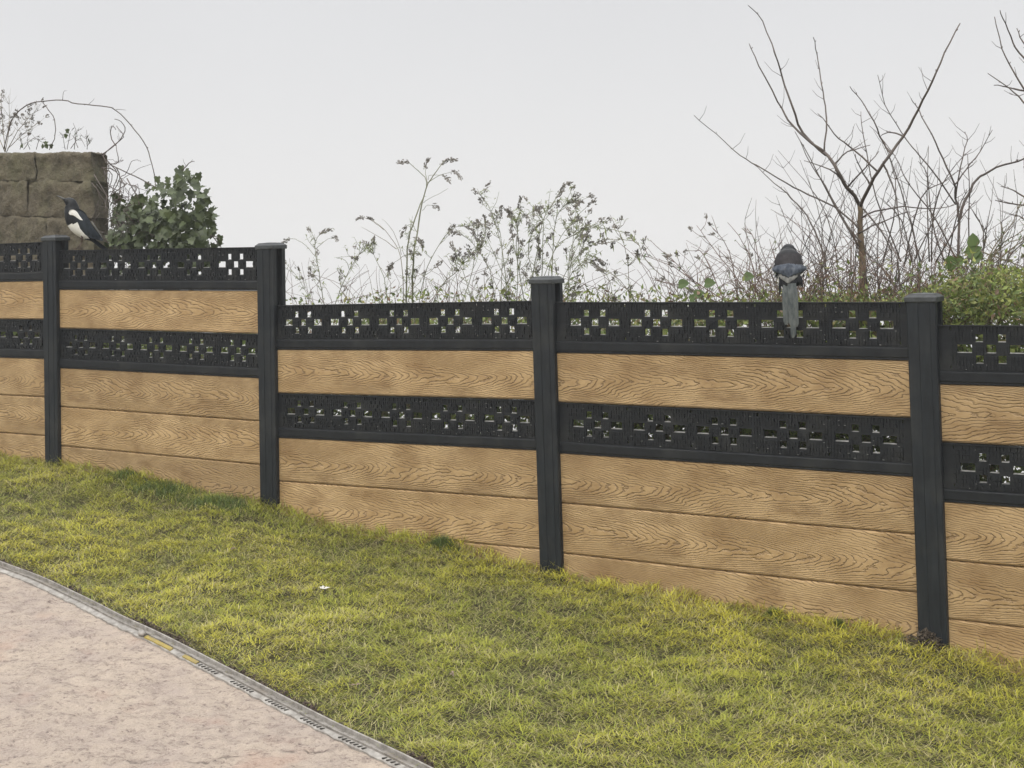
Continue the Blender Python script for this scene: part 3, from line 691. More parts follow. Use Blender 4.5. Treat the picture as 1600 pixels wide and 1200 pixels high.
p.stem(r3([(805, 290), (860, 255), (935, 218)]), .0015, .0008); p.stem(r3([(800, 330), (830, 302), (865, 306)]), .0015, .001, 0, .03); p.stem(r3([(770, 440), (740, 400), (700, 425)]), .0018, .001, 1, .05); p.stem(r3([(750, 470), (780, 470), (800, 495)]), .0016, .001, 1, .04)
p.stem(r3([(752, 555), (700, 570), (640, 610)]), .002, .001, 2, .05); p.stem(r3([(750, 560), (775, 550)]), .0016, .001, 1, .03); p.side(a[:len(a) // 2], 14, .09, 5, .02, up=.9); p.side(b[:len(b) // 2], 10, .08, 5, .0, up=.9)
p.done()
p = Plant('weed', 'bare straw stems raking left beside the tallest weed', 'weed', -.6, WG, 24).root(620)
p.stem(r3([(700, 830), (695, 620), (655, 500), (575, 405), (480, 360)]), .003, .001, 2, .05, down=True); p.stem(r3([(665, 530), (580, 470), (482, 416)]), .0022, .0008); p.stem(r3([(690, 560), (650, 440), (590, 370)]), .0016, .0008); p.stem(r3([(600, 430), (555, 395), (535, 370)]), .0018, .001, 0, .05); p.done('straw')
p = Plant('weed', 'weed arching right with a drooping plume, right of the tallest weed', 'weed', -.4, WG, 25).root(700)
a = p.stem(r3([(780, 830), (810, 670), (870, 540), (935, 445), (985, 412), (1040, 416)]), .0028, .001, 6, .05, down=True); b = p.stem(r3([(850, 830), (900, 720), (985, 640), (1040, 560)]), .0035, .0015, 6, .04, down=True)
p.side(a, 8, .10, 3, .045); p.side(b, 14, .11, 4, .045); p.done()
p = Plant('weed', 'tangled weed hung with grey seed clusters, left of the middle post', 'weed', -.55, WG, 26).root(760)
for q in ([(1000, 830), (1060, 640), (1085, 500), (1090, 410)], [(1180, 830), (1150, 640), (1060, 500), (990, 450)], [(1240, 830), (1225, 600), (1190, 420), (1140, 300), (1085, 232)], [(1210, 830), (1215, 520), (1185, 360)], [(1290, 830), (1210, 640), (1100, 400)], [(1060, 830), (1010, 640), (960, 580)]):
    a = p.stem(r3(q), .003, .001, 8, .035, down=True); p.side(a, 12, .10, 4, .04)
p.done()
p = Plant('weed', 'tall clumped weed with dark seed spikes directly above the middle post', 'weed', -.7, WG, 27).root(840)
for q in ([(1360, 830), (1385, 620), (1430, 380), (1475, 300), (1530, 205)], [(1470, 830), (1482, 540), (1492, 400), (1530, 310), (1600, 272)], [(1330, 800), (1290, 560), (1300, 400), (1335, 350)], [(1290, 800), (1300, 480), (1280, 365)], [(1420, 830), (1350, 560), (1380, 420)], [(1420, 700), (1430, 400), (1395, 315)], [(1560, 830), (1570, 540), (1640, 420)]):
    a = p.stem(r3(q), .0034, .0012, 9, .06, down=True); p.side(a, 13, .11, 6, .04)
p.done()
p = Plant('weed', 'feathery weed leaning right beside the middle post', 'weed', -.45, WG, 28).root(905)
for q in ([(180, 700), (230, 400), (330, 310), (440, 268), (560, 280), (640, 298)], [(230, 690), (300, 500), (400, 390), (490, 340)], [(120, 690), (240, 380), (330, 240), (430, 130)], [(250, 700), (330, 520), (430, 430), (475, 440)], [(330, 700), (360, 520), (400, 330)], [(300, 700), (340, 300), (320, 180)]):
    a = p.stem(r4(q), .0026, .001, 14, .045, down=True); p.side(a, 10, .09, 6, .025)
p.done()
p = Plant('weed', 'wispy arched weed with hanging pods over the left of the wide bay', 'weed', -.5, WG, 29).root(980)
for q in ([(650, 700), (640, 480), (610, 330), (570, 265)], [(960, 680), (860, 560), (760, 470), (715, 410), (690, 350), (600, 330), (555, 350)], [(700, 700), (600, 560), (500, 500)], [(560, 700), (540, 560), (470, 480)]):
    a = p.stem(r4(q), .0022, .001, 6, .03, down=True); p.side(a, 10, .08, 3, .02)
for (x, y) in ((555, 350), (690, 400), (700, 420), (905, 385), (515, 270)): p.lf.leaf(Vector(at(800 + x / 3.529, 280 + y / 3.529, p.n0)), Vector((.1, 0, -1)), N, .05, .011, .3)
p.done('straw')
p = Plant('bramble', 'thorny bare bramble stems raking up left of the large magpie', 'bramble', -.45, None, 30).root(1130)
for q in ([(1320, 680), (1250, 560), (1100, 370), (1020, 258)], [(1360, 680), (1330, 500), (1280, 360), (1190, 235)], [(1200, 680), (1000, 560), (900, 460), (760, 335)], [(1100, 680), (960, 530), (860, 470), (720, 420)], [(1380, 640), (1230, 480), (1120, 368)], [(1250, 680), (1200, 400), (1110, 270)], [(1400, 680), (1340, 350), (1290, 270)], [(1150, 690), (1000, 620), (760, 545)], [(1450, 690), (1480, 560), (1420, 330)], [(1180, 690), (1060, 420), (1010, 400)], [(1090, 690), (960, 600), (780, 560)]):
    a = p.stem(r4(q), .0034, .0012, 2, 0, down=True, nodes=2); p.side(a, 7, .09, 1, .012)
for (u, v, s) in ((1066, 445, .062), (1107, 443, .062), (1090, 462, .06), (1168, 432, .055), (1082, 468, .05)):
    q = at(u, v, -.25); p.lf.lobed(q - T * s * .3, T * p.r.uniform(.3, 1) + Vector((0, 0, p.r.uniform(-.6, .5))), N + Vector((0, 0, .5)), s, 0, True); p.st.tube([q, q - Vector((0, 0, .12)) - N * .1, q - Vector((0, 0, .35)) - N * .15], .0016, .0022, 4)
p.done('redtwig', 'bramble')

def fan(pl, cnt, ulo, uhi, sp, seed):
    rf = random.Random(seed)
    for _ in range(cnt):
        u = rf.uniform(ulo, uhi); du = rf.gauss((u - (ulo + uhi) / 2) * .25, sp); tp_ = rf.uniform(235, 400) if rf.random() < .6 else rf.uniform(340, 430); b_ = rf.gauss(0, 26)
        q = [(u - du * .2, 490), (u + b_ * .5, 490 * .66 + tp_ * .34), (u + du * .55 + b_, 490 * .3 + tp_ * .7), (u + du * 1.15 + b_ * .6, tp_)]
        a = pl.stem(q, rf.uniform(.002, .0038), .0009, 0, 0, wander=.09, nodes=2); pl.side(a, 3, .11, 0, 0, r=.0012)
# the forked bare shrub and its neighbours
p = Plant('bare_shrub', 'tall leafless shrub with a pale forked trunk right of the large magpie', 'shrub', -.8, None, 31).root(1345)
p.st.tube([p.base, at(1352, 470, -.8)] + curve3(r5([(865, 1240), (862, 1120), (857, 1050), (855, 928)]), -.8, .02, 3, .003, p.r), .019, .012, 8)
trunk = p.st; p.st = MB()
tr = lambda q, r0, r1, **k: p.stem(r5(q), r0, r1, wander=.10, nodes=2, **k)
main = [tr([(855, 935), (830, 893), (780, 830), (740, 750), (695, 690)], .0105, .0075), tr([(858, 935), (900, 840), (960, 745), (1050, 620), (1120, 500), (1180, 370), (1240, 240), (1310, 105)], .0095, .0028),
        tr([(695, 690), (610, 630), (530, 545), (480, 460), (395, 300), (350, 200)], .007, .002), tr([(700, 705), (595, 605), (545, 480), (500, 350), (470, 250), (410, 95), (348, 22)], .007, .0018), tr([(692, 690), (702, 540), (690, 450), (675, 350), (660, 250), (645, 170)], .0045, .002)]
tw = [tr(q, .005, .0016) for q in ([(850, 1040), (740, 940), (620, 885), (520, 830), (390, 755), (310, 705), (200, 610), (100, 525)], [(700, 1190), (650, 1050), (590, 950), (520, 880), (440, 810), (370, 745)], [(935, 780), (830, 685), (760, 630), (700, 555), (665, 518)],
      [(1000, 700), (960, 650), (915, 550), (860, 455), (810, 395)], [(860, 990), (920, 960), (1050, 940), (1180, 950), (1280, 935)], [(740, 745), (800, 690), (900, 660)], [(800, 850), (880, 760), (940, 690)], [(850, 1060), (950, 1010), (1080, 960)], [(870, 950), (980, 1100), (1000, 1190)],
      [(960, 745), (985, 800), (1020, 900), (1040, 1050), (1080, 1190)], [(860, 1100), (780, 1000), (700, 850), (640, 760), (560, 600)], [(850, 1120), (740, 930), (660, 780), (580, 630)], [(1050, 620), (1000, 600), (945, 618)], [(780, 830), (720, 770), (600, 730)], [(900, 840), (860, 770), (830, 700)])]
for a in main + tw: p.side(a, 3, .10, 0, 0, r=.0014)
fan(p, 60, 1215, 1400, 42, 3)
p.done('twig', stem_name='branch'); shrub1 = C.objects[[o.name for o in C.objects if o.name.startswith('bare_shrub')][-1]]
trunk.build('trunk', MAT['bark'], shrub1, True)
p = Plant('bare_shrub', 'leafless many-stemmed shrub behind the right-hand post', 'shrub', -1.0, None, 32).root(1497)
tr = lambda q, r0, r1, **k: p.stem(r5(q), r0, r1, wander=.10, nodes=2, **k)
br = [tr([(1300, 1200), (1305, 1010), (1290, 900), (1280, 830), (1230, 720), (1180, 610), (1120, 500), (1085, 450)], .008, .0018, down=True), tr([(1302, 1010), (1330, 920), (1370, 840), (1420, 790), (1510, 750), (1605, 722), (1680, 690)], .008, .003)]
br += [tr(q, .0042, .0014) for q in ([(1290, 930), (1180, 770), (1110, 690), (1040, 600), (970, 480), (937, 340)], [(1285, 840), (1340, 770), (1400, 690), (1455, 590)], [(1290, 900), (1310, 760), (1340, 640), (1332, 600)], [(1180, 1190), (1190, 960), (1250, 800), (1360, 680)], [(1100, 1190), (1190, 1000), (1280, 850)],
       [(1240, 1190), (1180, 1000), (1160, 800), (1120, 735)], [(1170, 1190), (1160, 900), (1165, 670)], [(1350, 1190), (1350, 900), (1345, 700)], [(1130, 1190), (1060, 930), (1000, 740), (960, 640)], [(1300, 1190), (1200, 1000), (1080, 840), (1010, 700), (900, 570)], [(1090, 1190), (1040, 1000), (950, 900)], [(1060, 1190), (1130, 900), (1230, 830), (1320, 760)],
       [(1200, 1190), (1310, 1000), (1380, 910)], [(1040, 1190), (930, 900), (870, 610), (860, 508)], [(1250, 1190), (1300, 960), (1340, 860)], [(960, 1190), (1020, 900), (985, 700)], [(1410, 1180), (1415, 1050), (1350, 930)], [(1370, 1190), (1430, 1080), (1360, 950)])]
for a in br: p.side(a, 5, .11, 0, 0, r=.0014)
fan(p, 62, 1380, 1600, 48, 4)
p.done('twig', stem_name='branch')
p = Plant('bare_tree', 'bare twigs of a tree reaching in at the upper right edge', 'tree', -1.1, None, 33).root(1760)
trk = curve3([(1760, 560), (1752, 400), (1735, 250), (1720, 130), (1728, 0), (1712, -160), (1722, -330)], -1.1, .03, 4, .004, p.r); p.st.tube([p.base] + trk, .030, .003, 8); trunk = p.st; p.st = MB()
tr = lambda q, r0, r1: p.stem(r5(q), r0, r1, wander=.06, nodes=2)
for q in ([(1990, 560), (1720, 400), (1600, 265), (1550, 195), (1515, 110), (1490, 45)], [(1990, 700), (1700, 530), (1600, 405), (1550, 320), (1500, 220), (1468, 78)], [(1990, 760), (1720, 580), (1600, 465), (1530, 400), (1437, 333)], [(1990, 480), (1740, 420), (1600, 410), (1540, 400), (1462, 385)], [(2010, 1000), (1720, 960), (1600, 895), (1550, 862), (1497, 847)],
          [(2010, 1000), (1720, 950), (1600, 930), (1530, 925), (1468, 910)], [(1990, 400), (1700, 310), (1600, 200), (1570, 130)], [(2000, 1150), (1760, 1090), (1600, 995), (1560, 980)]): p.side(tr(q, .0065, .002), 3, .08, 0)
o = p.done('twig', stem_name='branch'); trunk.build('trunk', MAT['bark'], o, True)
p = Plant('bramble', 'leaning dry bramble stems and dark green leaves right of the last post', 'bramble', -.6, None, 34).root(1530)
for q in ([(1440, 1200), (1490, 1120), (1560, 1070), (1640, 1020)], [(1430, 1190), (1480, 1100), (1550, 1010), (1575, 930)], [(1410, 1210), (1540, 1100), (1640, 1080)], [(1450, 1160), (1500, 1090), (1500, 1020)], [(1460, 1200), (1560, 1120), (1600, 1090), (1660, 1020)]): p.side(p.stem(r5(q), .004, .0015, 2, 0, nodes=2, down=True), 5, .08, 1)
p.side(p.stem(r5([(1350, 1120), (1450, 1160), (1560, 1200), (1640, 1240)]), .004, .002, 0, 0), 3, .06, 1)
for (u, v, s) in ((1500, 402, .085), (1522, 398, .09), (1541, 405, .08), (1530, 384, .075), (1512, 410, .07)):
    q = at(u, v, -.35); p.lf.lobed(q - T * s * .3, T * p.r.uniform(-.3, 1) + Vector((0, 0, p.r.uniform(-.7, .6))), N + Vector((0, 0, .3)), s * .85, 0, True)
p.done('straw', 'bramble')
# thicket of thin twigs and the leafy undergrowth: countless, one mass each
def top_profile(u):      # how high the leafy mass reaches, in photo rows
    return np.interp(u, [-300, 300, 345, 440, 700, 900, 1050, 1180, 1300, 1420, 1500, 1600, 1900], [400, 400, 420, 455, 448, 440, 455, 430, 425, 425, 412, 420, 410])
m = MB(); rt = random.Random(5)
for i in range(430):
    u = rt.choice([rt.uniform(1040, 1640), rt.uniform(1180, 1500), rt.uniform(440, 1100)]); n0 = rt.uniform(-1.3, -.25); v0 = rt.uniform(480, 560)
    if u < 1040: top = rt.uniform(400, 460)
    else: top = rt.choice([rt.uniform(370, 450), rt.uniform(310, 430) if u > 1180 else rt.uniform(370, 440), rt.uniform(400, 460), rt.uniform(410, 465)])
    du = rt.gauss(0, 38 if u > 1040 else 22); bend = rt.gauss(0, 20); pts = curve3([(u, v0), (u + du * .35 + bend, v0 * .65 + top * .35), (u + du * .7 + bend * 1.2, v0 * .3 + top * .7), (u + du * 1.6, top)], n0, .06, 3, .006, rt); m.tube(pts, rt.uniform(.0016, .003), .0008, 4)
    if u > 1040 and rt.random() < .8:
        for _ in range(2):
            j = rt.randrange(2, len(pts) - 1); q = pts[j]; d = Vector((rt.uniform(-1, 1), rt.uniform(-.6, .6), rt.uniform(0, 1.2))).normalized() * rt.uniform(.05, .16); m.tube([q, q + d * .5 + Vector((0, 0, .008)), q + d], .0012, .0007, 4)
tag(m.build('twig_thicket', MAT['redtwig'], None, True), 'dense tangle of thin bare twigs behind the fence', 'twigs', kind='stuff')
def leafmass(name, cnt, fn, label, cat, sz=(.018, .04), asp=.4, cols=None, stems=0):
    q = fn(cnt); k = len(q); d = rng.normal(0, 1, (k, 3)); d[:, 2] += .3; d /= np.linalg.norm(d, axis=1)[:, None]
    r_ = rng.normal(0, 1, (k, 3)); s = np.cross(d, r_); s /= np.linalg.norm(s, axis=1)[:, None]; nn_ = np.cross(s, d)
    L = rng.uniform(sz[0], sz[1], k)[:, None]; w = L * asp * rng.uniform(.6, 1.3, (k, 1))
    vs = np.stack([q, q + d * L * .4 - s * w * .5 + nn_ * w * .2, q + d * L * .45, q + d * L * .4 + s * w * .5 + nn_ * w * .2, q + d * L], 1).reshape(-1, 3); b = np.arange(k) * 5
    loops = np.stack([b, b + 1, b + 4, b + 2, b, b + 2, b + 4, b + 3], 1).ravel()
    me = bpy.data.meshes.new(name); me.vertices.add(k * 5); me.vertices.foreach_set('co', vs.ravel().astype(np.float32)); me.loops.add(k * 8); me.loops.foreach_set('vertex_index', loops.astype(np.int32))
    me.polygons.add(k * 2); me.polygons.foreach_set('loop_start', (np.arange(k * 2) * 4).astype(np.int32))
    c = np.array(cols)[rng.integers(0, len(cols), k)] * rng.uniform(.7, 1.3, (k, 1)); at_ = me.color_attributes.new('tint', 'FLOAT_COLOR', 'POINT'); col = np.ones((k, 5, 4), np.float32); col[:, :, :3] = c[:, None, :]
    at_.data.foreach_set('color', col.ravel()); me.materials.append(MAT['leafmix']); me.update(calc_edges=True); me.validate()
    o = bpy.data.objects.new(name, me); C.objects.link(o); return tag(o, label, cat, kind='stuff')
UG = np.linspace(-200, 2000, 200)
def low_green(cnt, low=True):
    u = rng.uniform(-160 if low else 425, 2000, cnt * 4); n_ = -rng.uniform(.13, 1.2, cnt * 4); k = len(u)
    zt_u = np.array([at(q, float(top_profile(q)) + 32, -.4).z for q in UG]); zt_ = np.interp(u, UG, zt_u)
    tt = np.interp(u, UG, [(at(q, 450, -.4) - P4).dot(T) for q in UG])
    cn = vnoise(tt, n_, 5, 8); lowf = np.full(k, low)
    z = np.where(lowf, zt_ - .16 - rng.random(k) * np.where(u > 1430, 1.0, .66) - np.where(u < 420, .22, 0), zt_ - .12 + np.minimum(rng.exponential(np.where(u < 1180, .055, .06), k), np.where(u < 1180, .16, .19)) * (.5 + cn))
    dens = np.where(u < 1150, np.where(lowf, .9, .34), np.where(u > 1450, 1.0, .85)) * np.clip((cn - .22) * 2.6, .08, 1)
    kp = rng.random(k) < dens * np.where(~lowf & (u > 1150) & (u < 1420), np.clip(1.15 - (z - zt_ + .12) * 7, .12, .8), 1); b = np.array(P4)[None] + tt[:, None] * np.array(T) + n_[:, None] * np.array(N); b[:, 2] = z
    return b[kp][:cnt]
greens = [(.21, .27, .065), (.26, .29, .075), (.13, .18, .055), (.27, .25, .10), (.13, .17, .07), (.17, .20, .06), (.14, .19, .05), (.20, .13, .08)]
leafmass('undergrowth', 92000, lambda c: low_green(c, True), 'dark leafy undergrowth seen through the openings of the fence', 'undergrowth', (.022, .055), .5, [(.20, .27, .065), (.14, .19, .05), (.33, .40, .11), (.10, .13, .05), (.24, .21, .11)])
leafmass('weed_foliage', 36000, lambda c: low_green(c, False), 'sparse green weed foliage just above the top edge of the fence', 'foliage', (.013, .040), .42, greens)
def hedge(cnt):
    u = rng.uniform(1400, 2000, cnt); n_ = -rng.uniform(.2, .9, cnt); out = []
    for i in range(cnt):
        v = float(np.interp(u[i], [1400, 1490, 1530, 1600, 1900], [470, 440, 425, 420, 410])) + abs(rng.normal(0, 1)) * 60 - 14 * mnoise.noise((u[i] * .02, n_[i] * 3, 0)) ; p = at(u[i], v, n_[i]); out.append(tuple(p))
    return np.array(out)
leafmass('hedge_foliage', 16000, hedge, 'yellow-green small-leaved hedge foliage at the far right behind the fence', 'foliage', (.014, .03), .42, [(.28, .33, .08), (.21, .26, .06), (.33, .34, .11), (.14, .18, .05)])
# ------------------------------------------------------------------ stone wall, its plants, the ivy
WN = -.42
tr_, zt_ = tz(146, 238, WN); tl_ = tr_ - 4.0; _a, _b = tz(0, 239, WN); WSL = (_b - zt_) / (tr_ - _a)     # its courses climb to the left with the slope
wz = [zt_, zt_ - .19, zt_ - .43, zt_ - .68, zt_ - .93, zt_ - 1.18, zt_ - 1.45, zt_ - 1.75]
we = empty('stone_wall', P(tr_ - 1, WN, zt_ - 1.7), 'rough brown stone block wall rising behind the fence at the left', 'wall')
rw = random.Random(9); m = MB(); m.box(P(tl_, WN - .022, zt_ - 1.9 + (tr_ - tl_) * WSL), T * (tr_ - tl_ - .03) - Vector((0, 0, (tr_ - tl_) * WSL)), N * -.1, Vector((0, 0, 1.9 - .03))); m.build('mortar', MAT['stone'], we)
mblk = MB()
for r_ in range(len(wz) - 1):
    x = tr_ + rw.uniform(-.03, .0); 
    while x > tl_:
        w = rw.uniform(.42, .8); x0 = max(x - w, tl_); za, zb = wz[r_ + 1] + .0015, wz[r_] - .0015; nx_, nz_ = 26, 12; dpt = .13
        # rounded rough-faced block: grid over front, top and the right end
        seed = Vector((x * 3, r_ * 7.7, 0)); vs = []; ny_ = 8
        fr = lambda a: (a if 0 <= a <= 1 else a)
        def pt(a, b, c):
            q = Vector((x0 + .006 + a * (x - x0 - .012), b, c)); e_a = min(a * (x - x0), (1 - a) * (x - x0)) ; e_b = min(b - za, zb - b) if False else 0
            return q
        secs = []
        path = [(0, f) for f in np.linspace(0, 1, nz_)] + [(g, 1) for g in np.linspace(.12, 1, 6)]      # up the face, back over the top
        for i in range(nx_ + 1):
            a = i / nx_; row = []
            for (g, f) in path:
                px_ = x0 + .001 + a * (x - x0 - .002); pn = WN - g * dpt; pz = za + f * (zb - za)
                ed_ = min(a * (x - x0), (1 - a) * (x - x0), f * (zb - za) if g == 0 else 1, (1 - f) * (zb - za) + g * dpt)
                rd = max(0, .03 - ed_) / .03; pn -= rd * rd * .006 if g == 0 else 0; pz -= rd * rd * .006 if g > 0 or f > .9 else 0
                nz3 = Vector((px_ * 7, pn * 7, pz * 7)) + seed; dsp = mnoise.fractal(nz3, .8, 2.2, 6) * .020 + mnoise.noise(nz3 * 5) * .012; pz += (tr_ - px_) * WSL
                row.append(P(px_, pn + (dsp if g == 0 else 0), pz + (dsp * .8 if g > 0 or f == 1 else 0)))
            secs.append(row)
        k = len(path); vs = [q for row in secs for q in row]; f_ = [(i * k + j, (i + 1) * k + j, (i + 1) * k + j + 1, i * k + j + 1) for i in range(nx_) for j in range(k - 1)]
        # closed ends
        for row, fl in ((0, 1), (nx_, 0)):
            idx = [row * k + j for j in range(k)]; vs.append(P(x0 + .005 if fl else x - .005, WN - dpt, za + (tr_ - x) * WSL)); idx.append(len(vs) - 1); f_.append(tuple(idx if not fl else idx[::-1]))
        mblk.add(vs, f_); x = x0
mblk.build('block_courses', MAT['stone'], we, True)
# weeds on the wall
p = Plant('dry_weed', 'tall dry branching weed on top of the stone wall at the left edge', 'weed', WN - .12, None, 41); p.base = at(10, 236, WN - .12)
for q in ([(8, 238), (14, 200), (14, 150)], [(8, 238), (-8, 200), (-20, 160)], [(10, 238), (28, 205), (48, 180), (62, 172)], [(8, 236), (4, 190), (2, 150)], [(12, 232), (35, 210), (55, 195)]):
    a = p.stem(q, .003, .001, 0, 0); p.side(a, 26, .10, 0, .018, r=.001)
p.done('straw')
p = Plant('bramble', 'long bare bramble arching from the wall top down to the ivy', 'bramble', WN, None, 42); p.base = at(30, 236, WN - .1)
q1 = lambda l: r3(l, 0, 120, 3.529)
a = p.stem(q1([(20, 400), (60, 250), (140, 160), (235, 135), (345, 128), (430, 150), (560, 160), (640, 185), (720, 265), (790, 355), (830, 450), (855, 570), (860, 620)]), .0042, .003, 0, 0, wander=.02, nodes=4)
p.stem(q1([(232, 135), (270, 185), (300, 235), (305, 320), (285, 375), (270, 400)]), .003, .0028, nodes=3); p.stem(q1([(345, 128), (350, 80), (370, 76)]), .0018, .001); p.stem(q1([(490, 150), (520, 122)]), .0015, .001); p.stem(q1([(640, 180), (695, 186)]), .002, .001); p.stem(q1([(860, 610), (740, 545), (640, 500), (580, 470)]), .004, .003, nodes=4)
p.stem(q1([(680, 560), (760, 510), (830, 480)]), .002, .001, nodes=2); p.done('twig')
p = Plant('dead_weed', 'short dead sprigs along the top of the stone wall', 'weed', WN - .08, None, 43); p.base = at(110, 234, WN - .08)
for q in ([(110, 400), (120, 360), (105, 320)], [(165, 400), (150, 350), (180, 290)], [(200, 400), (215, 350), (250, 345)], [(370, 400), (385, 330), (370, 290)], [(360, 400), (350, 350), (345, 315)], [(410, 400), (420, 310), (405, 255)], [(430, 390), (415, 330), (440, 290)], [(480, 400), (478, 340), (475, 290)], [(480, 380), (500, 350)], [(130, 400), (180, 340), (240, 365)], [(390, 395), (440, 340), (470, 385)]):
    p.side(p.stem(q1(q), .0024, .001, 1, 0), 4, .05, 1, 0)
for (x, y) in ((245, 370), (265, 385), (290, 385), (240, 390), (120, 390), (370, 330), (380, 300)): p.lf.lobed(at(x / 3.529, 120 + y / 3.529, WN - .05), Vector((p.r.uniform(-1, 1), 0, .3)), N, .035)
p.done('twig', 'ivy')
p = Plant('ivy', 'dark glossy ivy bush with bare vines beside the stone wall', 'ivy', -.25, None, 44); p.base = at(250, 560, -.35)
blob = [(250, 330, 40, 45), (290, 310, 34, 40), (295, 345, 42, 40), (230, 350, 45, 34), (270, 370, 60, 30), (205, 375, 40, 22), (312, 360, 22, 36), (225, 325, 26, 22), (285, 280, 16, 14), (320, 330, 12, 22), (318, 300, 10, 14), (265, 300, 22, 16), (300, 400, 45, 30), (240, 400, 60, 30), (200, 355, 30, 34), (190, 385, 28, 24), (215, 340, 26, 26), (250, 370, 60, 30), (200, 410, 40, 40), (290, 420, 55, 40), (185, 325, 14, 20)]
for (cu, cv, ru, rv) in blob:
    for _ in range(int(ru * rv / 22) + 4):
        a = p.r.uniform(0, 6.283); q = math.sqrt(p.r.random()); n0 = -.30 + p.r.uniform(-.28, .16); w = at(cu + math.cos(a) * q * ru, cv + math.sin(a) * q * rv, n0)
        p.lf.lobed(w, Vector((p.r.uniform(-1, 1), p.r.uniform(-.6, .3), p.r.uniform(-1, .6))), N * p.r.uniform(.3, 1) + Vector((p.r.uniform(-.6, .6), 0, p.r.uniform(-.2, 1))), p.r.uniform(.03, .075))
for q in ([(1120, 900), (1180, 880), (1215, 900)], [(1160, 870), (1220, 940)], [(1000, 520), (1040, 480), (1070, 465)], [(560, 430), (640, 370), (690, 300), (670, 250), (630, 232)], [(640, 380), (610, 330), (615, 270), (640, 290)], [(600, 480), (650, 470), (640, 380)], [(570, 440), (600, 400), (680, 330), (640, 270)], [(520, 540), (560, 610), (610, 690), (660, 700), (685, 600)],
          [(560, 500), (620, 540), (590, 640)], [(640, 500), (660, 560), (600, 700), (630, 900)], [(700, 560), (770, 700), (680, 740)], [(620, 830), (680, 850), (700, 940)], [(580, 820), (610, 790)], [(780, 760), (790, 840), (740, 930)], [(560, 420), (600, 500), (560, 560)], [(560, 500), (640, 520), (690, 600)], [(700, 930), (780, 850), (870, 890)], [(590, 460), (650, 540), (620, 620), (650, 700)], [(575, 520), (600, 600), (680, 640)]):
    a = p.stem(q1(q), .0038, .002, 0, 0, wander=.05); p.side(a, 2, .05, 0)
for _ in range(70):
    cu, cv = p.r.gauss(190, 17), p.r.uniform(275, 400); q = [(cu, cv)]
    for _k in range(4): cu += p.r.gauss(2, 11); cv += p.r.gauss(4, 13); q.append((cu, max(250, cv)))
    p.stem(q, p.r.uniform(.0016, .0034), .0012, 0, 0, wander=.06)
for (x, y) in ((1000, 505), (1095, 545), (1130, 660), (1218, 890), (1160, 855), (1110, 730), (1085, 600), (870, 565), (930, 570), (1215, 905), (1150, 800)): p.lf.lobed(at(x / 3.529, 120 + y / 3.529 - 4, -.3), Vector((p.r.uniform(-.5, .5), 0, -1)), N + Vector((0, 0, .4)), .06)
p.done('twig', 'ivy')
# ------------------------------------------------------------------ magpies
def feather_mat(name, c, rough=.4, c2=None):
    a = NM(name); n = a.noise(1, 4, .6, a.coords((60, 60, 25))); c2 = c2 or tuple(x * 1.9 for x in c); a.color(a.mix(a.rng(n, .35, .65), c, c2)); a.rough(rough); a.b.inputs['Specular IOR Level'].default_value = .22; a.bump(n, .6, .003); return a.m
MAT['fblack'] = feather_mat('black_plumage', (.008, .009, .011)); MAT['fwhite'] = feather_mat('white_plumage', (.72, .71, .68), .7, (.8, .79, .76))
MAT['fblue'] = feather_mat('blue_wing', (.018, .026, .042), .4, (.075, .088, .112)); MAT['ftail'] = feather_mat('tail_plumage', (.055, .066, .07), .45, (.13, .142, .14)); MAT['fgrey'] = feather_mat('grey_rump', (.13, .135, .135), .7, (.27, .27, .265)); MAT['fdark'] = feather_mat('dark_wing', (.012, .016, .021), .4)
MAT['fbrown'] = feather_mat('dark_mantle', (.016, .0145, .0165), .6); MAT['eye'] = simple('eye_gloss', (.01, .008, .006), (.02, .015, .01), 5, .05, 0); MAT['leg'] = simple('bird_leg', (.10, .06, .05), (.06, .04, .04), 30, .6, .2)
MAT['beak'] = simple('beak_horn', (.03, .03, .03), (.10, .10, .095), 20, .3, 0)
